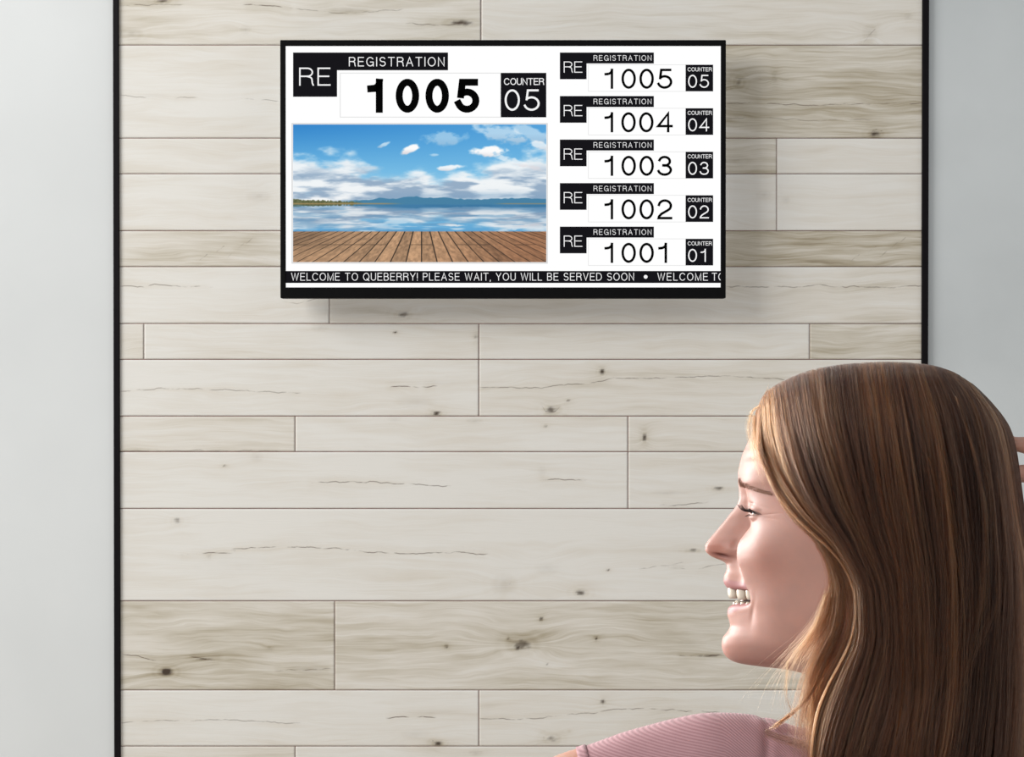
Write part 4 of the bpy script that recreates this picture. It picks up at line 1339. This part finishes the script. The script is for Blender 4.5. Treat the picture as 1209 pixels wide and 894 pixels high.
m_jean = mat('blue_denim', (62, 78, 108), .85, .2, noise=(300, (82, 98, 128)), bump=(.3, .001))
tj = [tube([bp_(0, -.44), bp_(0, -.52), bp_(0, -.60)], [(.145, .102), (.166, .114), (.172, .120)], 28)]
for sx in (-1, 1):
    tj.append(tube([bp_(sx * .085, -.52), bp_(sx * .095, -.70), bp_(sx * .09, -.94, .01), bp_(sx * .085, -1.06, -.01), bp_(sx * .08, -1.24, -.005), np.array([cxw + sx * .08, yb, .10])], [.094, .086, .064, .060, .054, .048]))
jme, jco = fuse('j', tj, .006, [m_black], None, 4)
jf = [tuple(p.vertices) for p in jme.polygons]; bpy.data.meshes.remove(jme)
mesh_obj('jeans', jco, jf, m_jean, woman, True)
m_shoe = mat('white_shoe', (220, 218, 214), .6, .3, noise=(60, (210, 208, 204)))
for sx in (-1, 1):
    sv, sf_ = tube([np.array([cxw + sx * .08, yb - .03, .042]), np.array([cxw + sx * .085, yb + .08, .036]), np.array([cxw + sx * .09, yb + .18, .030])], [(.040, .042), (.045, .036), (.040, .030)], 20)
    sv = np.array(sv); sv[:, 2] = np.maximum(sv[:, 2], .0005)
    mesh_obj('shoe', sv, sf_, m_shoe, woman, True)

# ---- hair
guides = [
    (0.00, [(484, 893), (500, 889.5), (525, 890), (550, 899), (575, 911), (600, 928), (625, 951), (650, 979), (680, 1000), (717, 1009), (748, 1005), (780, 992), (812, 975), (844, 963), (886, 957), (950, 955), (1040, 950)]),
    (0.05, [(465, 902), (500, 903), (550, 915), (600, 944), (650, 990), (700, 1012), (750, 1014), (800, 994), (850, 975), (900, 966), (1040, 955)]),
    (0.13, [(448, 928), (500, 936), (550, 949), (600, 970), (650, 1002), (700, 1024), (750, 1026), (800, 1012), (850, 994), (900, 982), (1040, 966)]),
    (0.25, [(435, 964), (500, 974), (550, 988), (600, 1004), (650, 1024), (700, 1040), (750, 1045), (800, 1038), (850, 1024), (900, 1012), (1040, 990)]),
    (0.40, [(428.5, 1010), (500, 1020), (600, 1037), (700, 1060), (800, 1064), (900, 1048), (1040, 1025)]),
    (0.55, [(427, 1050), (500, 1063), (600, 1077), (700, 1090), (800, 1094), (900, 1082), (1040, 1060)]),
    (0.70, [(429.5, 1090), (500, 1112), (600, 1127), (700, 1134), (800, 1130), (900, 1120), (1040, 1100)]),
    (0.84, [(438, 1122), (460, 1142), (500, 1160), (600, 1176), (700, 1182), (800, 1176), (900, 1166), (1040, 1150)]),
    (0.94, [(447, 1138), (475, 1160), (505, 1175), (600, 1192), (700, 1202), (800, 1202), (900, 1196), (1040, 1176)]),
    (1.00, [(452, 1146), (475, 1166), (505, 1183), (540, 1191), (600, 1199), (700, 1216), (800, 1224), (900, 1222), (1040, 1206)]),
]
GT = np.linspace(0, 1, 60)
gu = np.array([g_[0] for g_ in guides])
gtab = []
for _, pts in guides:
    ys = np.array([p[0] for p in pts], float); xs = np.array([p[1] for p in pts], float)
    yt = ys[0] + (1040 - ys[0]) * GT
    gtab.append(np.stack([pchip(ys, xs, yt), yt], -1))
gtab = np.array(gtab)                                     # nguide, 60, 2
gu_f = np.linspace(0, 1, 81)
gtab = pchip(gu, gtab, gu_f); gu = gu_f


def guide_xy(u, t):
    """u, t arrays of equal shape -> image x, y of the hair flow"""
    uq = np.clip(u, 0, 1)
    i = np.clip(np.searchsorted(gu, uq) - 1, 0, len(gu) - 2)
    fu = (uq - gu[i]) / (gu[i + 1] - gu[i]); 
    tk = np.clip(t, 0, 1) * (len(GT) - 1); k = np.clip(np.floor(tk).astype(int), 0, len(GT) - 2); ft = (tk - k)[..., None]
    a = gtab[i, k] * (1 - ft) + gtab[i, k + 1] * ft; b = gtab[i + 1, k] * (1 - ft) + gtab[i + 1, k + 1] * ft
    fu = fu[..., None]
    return a * (1 - fu) + b * fu


crx = gtab[:, 0, 0]; cry = gtab[:, 0, 1]


def hair_h(x, y):
    """thickness of head and hair off the middle plane"""
    yc = np.interp(x, crx, cry)
    bx = np.interp(y, gtab[-1, :, 1], gtab[-1, :, 0]) - 1045 + 3
    half = np.where(x < 1045, 163.0 + 10 * sstep(600, 800, y), np.maximum(bx, 60))
    ex = np.clip(np.abs(x - 1045) / half, 0, .995)
    Hm = 119 * (1 - ex ** 2.9) ** .42
    t = np.clip((y - yc) / 135.0, 0, 1)
    gz = (1 - (1 - t) ** 2.3) ** (1 / 2.1)
    h = Hm * gz
    h = h + 8 * sstep(800, 900, y)
    return h


def far_shift(y): return 12 * sstep(470, 520, y) + 46 * sstep(610, 700, y)


def hair_points(u, t, dep, side, dx=0, dyy=0):
    xy = guide_xy(u, t)
    x = xy[..., 0] + dx; y = xy[..., 1] + dyy
    h = np.maximum(hair_h(x, y) + dep, 0.5)
    x = np.where(side < 0, x + far_shift(y) * (1 - np.clip(u * 2.2, 0, 1)), x)
    P_ = hp(x, y, h)
    Pm = mirror(P_)
    return np.where((side < 0)[..., None], Pm, P_)


# dark mass of hair under the single strands
NU, NT = 90, 90
uu, tt = np.meshgrid(np.linspace(0, 1, NU), np.linspace(0, 1, NT))
rel_d = -13 + 4 * (fbm(uu * 26 + 3, tt * 1.6, 12, 3) - .5) * 2
Pn = hair_points(.035 + uu * .915, tt, rel_d, np.ones_like(uu), dyy=5 * (1 - sstep(0, .12, tt)))
Pf = hair_points(.035 + uu * .915, tt, rel_d, -np.ones_like(uu), dyy=5 * (1 - sstep(0, .12, tt)))
vv = np.concatenate([Pn.reshape(-1, 3), Pf.reshape(-1, 3)])
f1 = grid_faces(NT, NU, 0); f2 = grid_faces(NT, NU, NT * NU, True)
j = np.arange(NT - 1)
bridge_back = np.stack([j * NU + NU - 1, (j + 1) * NU + NU - 1, NT * NU + (j + 1) * NU + NU - 1, NT * NU + j * NU + NU - 1], -1)
k = np.arange(NU - 1)
bridge_top = np.stack([k, NT * NU + k, NT * NU + k + 1, k + 1][::-1], -1)
kb = np.arange(NU - 1) + (NT - 1) * NU
bridge_bot = np.stack([kb, kb + 1, NT * NU + kb + 1, NT * NU + kb], -1)
mh = bpy.data.materials.new('brown_hair'); mh.use_nodes = True
nt = mh.node_tree; B = nt.nodes['Principled BSDF']; B.inputs['Roughness'].default_value = .55; B.inputs['Specular IOR Level'].default_value = .3
st = attr_node(nt, 'streak').outputs['Vector']
vm = nt.nodes.new('ShaderNodeVectorMath'); vm.operation = 'MULTIPLY'; nt.links.new(st, vm.inputs[0]); vm.inputs[1].default_value = (160, 2.5, 1)
nz = nt.nodes.new('ShaderNodeTexNoise'); nz.inputs['Scale'].default_value = 1; nz.inputs['Detail'].default_value = 5; nt.links.new(vm.outputs[0], nz.inputs['Vector'])
nt.links.new(mix_node(nt, nz.outputs[0], tuple(lin((28, 18, 15))) + (1,), tuple(lin((52, 35, 27))) + (1,)), B.inputs['Base Color'])
stv = np.stack([uu.ravel(), tt.ravel(), uu.ravel() * 0], -1); stv = np.concatenate([stv, stv + np.array([3, 0, 0])])
hair = mesh_obj('hair', vv, np.concatenate([f1, f2, bridge_back, bridge_top, bridge_bot]), mh, woman, True, attrs={'streak': stv})
hair['label'] = 'long straight brown hair with lighter streaks'

# single strands
rg = np.random.default_rng(11)
strands, rads_, cols_ = [], [], []
NP = 30


def add_batch(n, side, u, t0, t1, clump_n, dep0, jitter, rad, lay=0.0, bright=None):
    t = t0[:, None] + (t1 - t0)[:, None] * np.linspace(0, 1, NP)[None, :] ** 1.15
    # locks: neighbouring strands gather towards the lock's middle further down
    ph_ = .35 * np.sin(t * 3.0 + side) / clump_n
    cu_ = (np.floor(u * clump_n) + .5) / clump_n
    cid = np.floor(u * clump_n)
    k_ = sstep(.02, .8, t) * .42
    ueff = u[:, None] * (1 - k_) + (cu_[:, None] + (vnoise(cid * 1.7, cid * 0 + .3, 3)[:, None] - .5) * 1.1 / clump_n * sstep(.2, 1, t)) * k_
    # slow sideways sway of every lock and of every strand
    sway = (vnoise(cid[:, None] * 3.3, t * 3.2, 7) - .5) * 16 * sstep(.05, .6, t)
    sway += (vnoise(cid[:, None] * 1.1 + 40, t * 7, 8) - .5) * 5 * sstep(.1, .6, t)
    own = rg.normal(0, 1, n)[:, None] * jitter * sstep(0, .7, t) + rg.normal(0, 1, n)[:, None] * jitter * .9 * np.sin(t * 5 + rg.uniform(0, 6, n)[:, None]) * sstep(0, .5, t)
    e_ = np.minimum(u, 1 - u)[:, None]
    damp = np.clip(e_ * 9, .15, 1)
    # relief of the locks: rounded in cross section
    inl = np.abs((u * clump_n) % 1 - .5) * 2
    dep = dep0 + (vnoise(cid * 5.1, cid * 0 + 9, 5)[:, None] - .5) * 15 * sstep(.04, .3, t) - 7 * (inl ** 2)[:, None] * sstep(.1, .5, t) + rg.uniform(-3.5, 2, n)[:, None]
    P_ = hair_points(ueff, t, dep + lay, np.full(t.shape, side, float), dx=(sway + own) * damp)
    br = vnoise(cid * 2.3, cid * 0 + 4.4, 15) ** 1.6 * .62 + (vnoise(u * 11 + .4, u * 0 + 2, 19) - .45) * .26 + vnoise(u * 700, u * 0, 16) ** 2 * .28 + rg.uniform(0, .50, n) ** 2 + .26 * (1 - sstep(.0, .13, u))  # last term: backlight on the front hair, painted into strand tone
    if bright is not None: br = br + bright
    for i in range(n):
        strands.append(P_[i]); rads_.append(rad[i]); cols_.append(br[i])


def batch(n, side, clump_n, dep0, jitter=1.4, umin=0.0, umax=1.0, t0max=.10, rlo=.00006, rhi=.00012, lay=0, tend=1.0, bright=None):
    u = rg.uniform(umin, umax, n)
    t0 = rg.uniform(0, 1, n) ** 1.6 * t0max
    t1 = np.full(n, tend) - rg.uniform(0, .08, n)
    add_batch(n, side, u, t0, t1, clump_n, dep0, jitter, rg.uniform(rlo, rhi, n), lay, bright)


batch(15000, 1, 46, 0)
batch(7000, 1, 170, 1, 2.6)
batch(5000, 1, 30, -9, 2.0)
batch(2600, 1, 60, 1, 2.6, 0.0, .16, .16, bright=.08)
batch(2600, 1, 90, 4, 6.5, .02, 1, .25)
batch(7000, -1, 46, 0)
batch(1300, 1, 60, 0, 1.2, 0.0, .05, .12, bright=.15)
batch(2600, 1, 60, -2, 2.2, .88, 1.0, .12)
batch(1800, -1, 60, -2, 2.0, .88, 1.0, .12)
batch(1500, -1, 16, 2, 1.6, 0.0, .16, .16)
# strands over the back of the head, between the two sides
for v_, n_ in zip(rg.uniform(0, 1, 3200), range(3200)):
    t_ = np.linspace(rg.uniform(0, 1) ** 1.6 * .12, 1 - rg.uniform(0, .08), NP)[None, :]
    wv = (vnoise(t_ * 5, t_ * 0 + n_, 77) - .5) * .05
    a_ = hair_points(np.full_like(t_, 1.0), t_, 0, np.ones_like(t_))[0]; c_ = hair_points(np.full_like(t_, 1.0), t_, 0, -np.ones_like(t_))[0]
    vv_ = np.clip(v_ + wv[0], 0, 1)[:, None]
    P_ = a_ * (1 - vv_) + c_ * vv_ - FV * (.004 * 4 * vv_ * (1 - vv_) + rg.uniform(-.002, .001)) * sstep(0, .12, t_[0])[:, None]
    strands.append(P_); rads_.append(rg.uniform(.00006, .00011)); cols_.append(vnoise(np.array(v_ * 30), np.array(1.), 78) * .6 + rg.uniform(0, .4) ** 1.5)
# flyaways over the crown
batch(260, 1, 200, 7, 6.0, .0, 1, .1, .00003, .00005)
batch(160, 1, 500, 12, 11.0, .1, 1, .1, .00003, .00004)


def free_lock(n, path, spread, seed, rad=(.00005, .00009), bright=.3, fan=0.0, sides=(1,), tipcut=.25):
    g2_ = np.random.default_rng(seed)
    pts = np.array(path, float); k_ = np.arange(len(pts), dtype=float)
    q = np.linspace(0, len(pts) - 1, NP)
    for sd in sides:
        C = pchip(k_, pts, q)
        for i in range(n):
            o_ = g2_.normal(0, 1, 3) * spread
            tl = np.linspace(0, 1, NP)
            f_ = g2_.normal(0, 1) * fan
            w_ = np.sin(tl * g2_.uniform(2, 7) + g2_.uniform(0, 6)) * spread * .5 * g2_.normal(0, 1)
            cutt = 1 - g2_.uniform(0, tipcut)
            X = C[:, 0] + (o_[0] + w_) * (.3 + .7 * tl) + f_ * tl ** 1.7; Y = C[:, 1] + o_[1] * .6; Hh = C[:, 2] + o_[2] * .5
            ii = np.clip(np.linspace(0, (NP - 1) * cutt, NP), 0, NP - 1)
            X = np.interp(ii, np.arange(NP), X); Y = np.interp(ii, np.arange(NP), Y); Hh = np.interp(ii, np.arange(NP), Hh)
            P_ = hp(X, Y, np.maximum(Hh, 1))
            if sd < 0: P_ = mirror(P_)
            strands.append(P_); rads_.append(g2_.uniform(*rad)); cols_.append(bright + g2_.uniform(-.15, .35))


# the lock that frames the face
free_lock(420, [(908, 465, 8), (898, 494, 40), (898, 530, 68), (908, 556, 84), (928, 596, 94), (953, 624, 103), (982, 650, 108), (1001, 682, 111), (1009, 717, 112), (1004, 750, 111), (990, 782, 107), (973, 815, 102), (963, 850, 100), (960, 900, 102), (958, 960, 104)], 4.2, 21, bright=.5)
# thin hair between cheek and lock, fading over the jaw
free_lock(700, [(952, 612, 99), (968, 640, 105), (984, 668, 107), (992, 700, 106), (988, 735, 104), (975, 765, 101), (960, 800, 98), (950, 850, 97), (946, 900, 98)], 6.0, 22, (.00004, .00007), .55, 8)
free_lock(420, [(960, 628, 100), (976, 655, 104), (984, 690, 103), (978, 722, 100), (962, 750, 96), (944, 775, 92), (926, 800, 90)], 5.0, 23, (.00003, .00006), .6, 12, tipcut=.45)
free_lock(90, [(975, 700, 104), (962, 740, 98), (940, 775, 92), (925, 810, 90), (918, 850, 90)], 5.0, 24, (.00003, .00005), .7, 26, tipcut=.5)
free_lock(500, [(985, 690, 100), (990, 730, 96), (978, 770, 90), (968, 810, 84), (963, 850, 82), (962, 900, 84)], 7.0, 30, (.00005, .00008), .85, 6)  # backlit patch: its glow is painted as a lighter strand tone
# lock that leaves the hair and lies on the shoulder
free_lock(110, [(985, 740, 104), (972, 790, 101), (960, 815, 98), (940, 838, 92), (922, 852, 84), (907, 864, 76)], 1.5, 25, (.00004, .00008), .5, 3, tipcut=.12)
free_lock(60, [(903, 864, 74), (916, 870, 76), (932, 875, 80), (950, 881, 86), (968, 889, 92), (985, 903, 96)], 4.5, 26, (.00004, .00007), .3, 6, tipcut=.45)
free_lock(60, [(960, 815, 98), (962, 845, 96), (956, 880, 95), (955, 920, 97)], 2.5, 27, (.00004, .00007), .7, 5)
free_lock(22, [(930, 780, 92), (928, 815, 88), (938, 845, 86), (955, 868, 88)], 3, 28, (.00003, .00005), .8, 6)
# locks that cross the others on the back of the hair
def hl(pts, up): return [(x, y, float(hair_h(np.array(float(x)), np.array(float(y)))) + up) for x, y in pts]
free_lock(130, hl([(1176, 560), (1186, 640), (1176, 710), (1144, 780), (1112, 840), (1092, 900), (1080, 960)], 4), 3.0, 41, (.00005, .00009), .42, 10)
free_lock(110, hl([(1096, 540), (1116, 620), (1122, 700), (1108, 780), (1084, 850), (1066, 930)], 4), 2.6, 42, (.00005, .00009), .50, 9)
free_lock(90, hl([(1052, 500), (1060, 580), (1082, 660), (1088, 740), (1074, 820), (1050, 900), (1036, 960)], 4), 2.4, 43, (.00005, .00009), .38, 8)
free_lock(90, hl([(1128, 470), (1150, 540), (1162, 620), (1158, 700), (1138, 780), (1120, 860), (1108, 940)], 4), 2.4, 44, (.00005, .00009), .55, 8)
free_lock(60, hl([(1010, 500), (1016, 580), (1044, 660), (1056, 740), (1042, 830), (1010, 910)], 4), 2.2, 45, (.00005, .00008), .45, 8)
# loose hairs at hairline and temple
free_lock(60, [(889, 492, 20), (889, 520, 56), (896, 552, 78), (906, 580, 90)], 3.2, 29, (.00003, .00005), .6, 4, tipcut=.6)
free_lock(40, [(898, 478, 30), (888, 486, 14), (884, 505, 30), (888, 530, 60), (893, 560, 78)], 2.0, 31, (.00003, .00005), .7, 3, tipcut=.5)

ns = len(strands)
hcv = bpy.data.hair_curves.new('hair_strands')
hcv.add_curves([NP] * ns)
hcv.attributes['position'].data.foreach_set('vector', np.concatenate(strands).ravel().astype(np.float32))
ra = hcv.attributes.get('radius') or hcv.attributes.new('radius', 'FLOAT', 'POINT')
tap = np.concatenate([np.linspace(.9, 1, 4), np.ones(NP - 12), np.linspace(1, .35, 8)])
ra.data.foreach_set('value', (np.array(rads_)[:, None] * tap[None, :]).ravel().astype(np.float32))
ta = hcv.attributes.new('tone', 'FLOAT', 'CURVE')
ta.data.foreach_set('value', np.array(cols_, np.float32))
mhs = bpy.data.materials.new('brown_hair_strands'); mhs.use_nodes = True
nt = mhs.node_tree
for n_ in list(nt.nodes):
    if n_.type != 'OUTPUT_MATERIAL': nt.nodes.remove(n_)
outn = [n_ for n_ in nt.nodes if n_.type == 'OUTPUT_MATERIAL'][0]
hb = nt.nodes.new('ShaderNodeBsdfHairPrincipled'); hb.parametrization = 'COLOR'
rmp = nt.nodes.new('ShaderNodeValToRGB'); e = rmp.color_ramp
e.elements[0].position = 0.05; e.elements[0].color = tuple(lin((32, 20, 16))) + (1,)
e.elements[1].position = 1; e.elements[1].color = tuple(lin((148, 98, 58))) + (1,)
for p_, c_ in ((.35, (55, 35, 26)), (.65, (96, 64, 44))):
    q = e.elements.new(p_); q.color = tuple(lin(c_)) + (1,)
nt.links.new(attr_node(nt, 'tone').outputs['Fac'], rmp.inputs[0])
nt.links.new(rmp.outputs[0], hb.inputs['Color'])
hb.inputs['IOR'].default_value = 1.28; hb.inputs['Roughness'].default_value = .42; hb.inputs['Radial Roughness'].default_value = .5
nt.links.new(hb.outputs[0], outn.inputs['Surface'])
hcv.materials.append(mhs)
ho = bpy.data.objects.new('hair_strands', hcv); COL.objects.link(ho)
ho.parent = hair; ho.matrix_parent_inverse = hair.matrix_basis.inverted()
ho['kind'] = 'stuff'
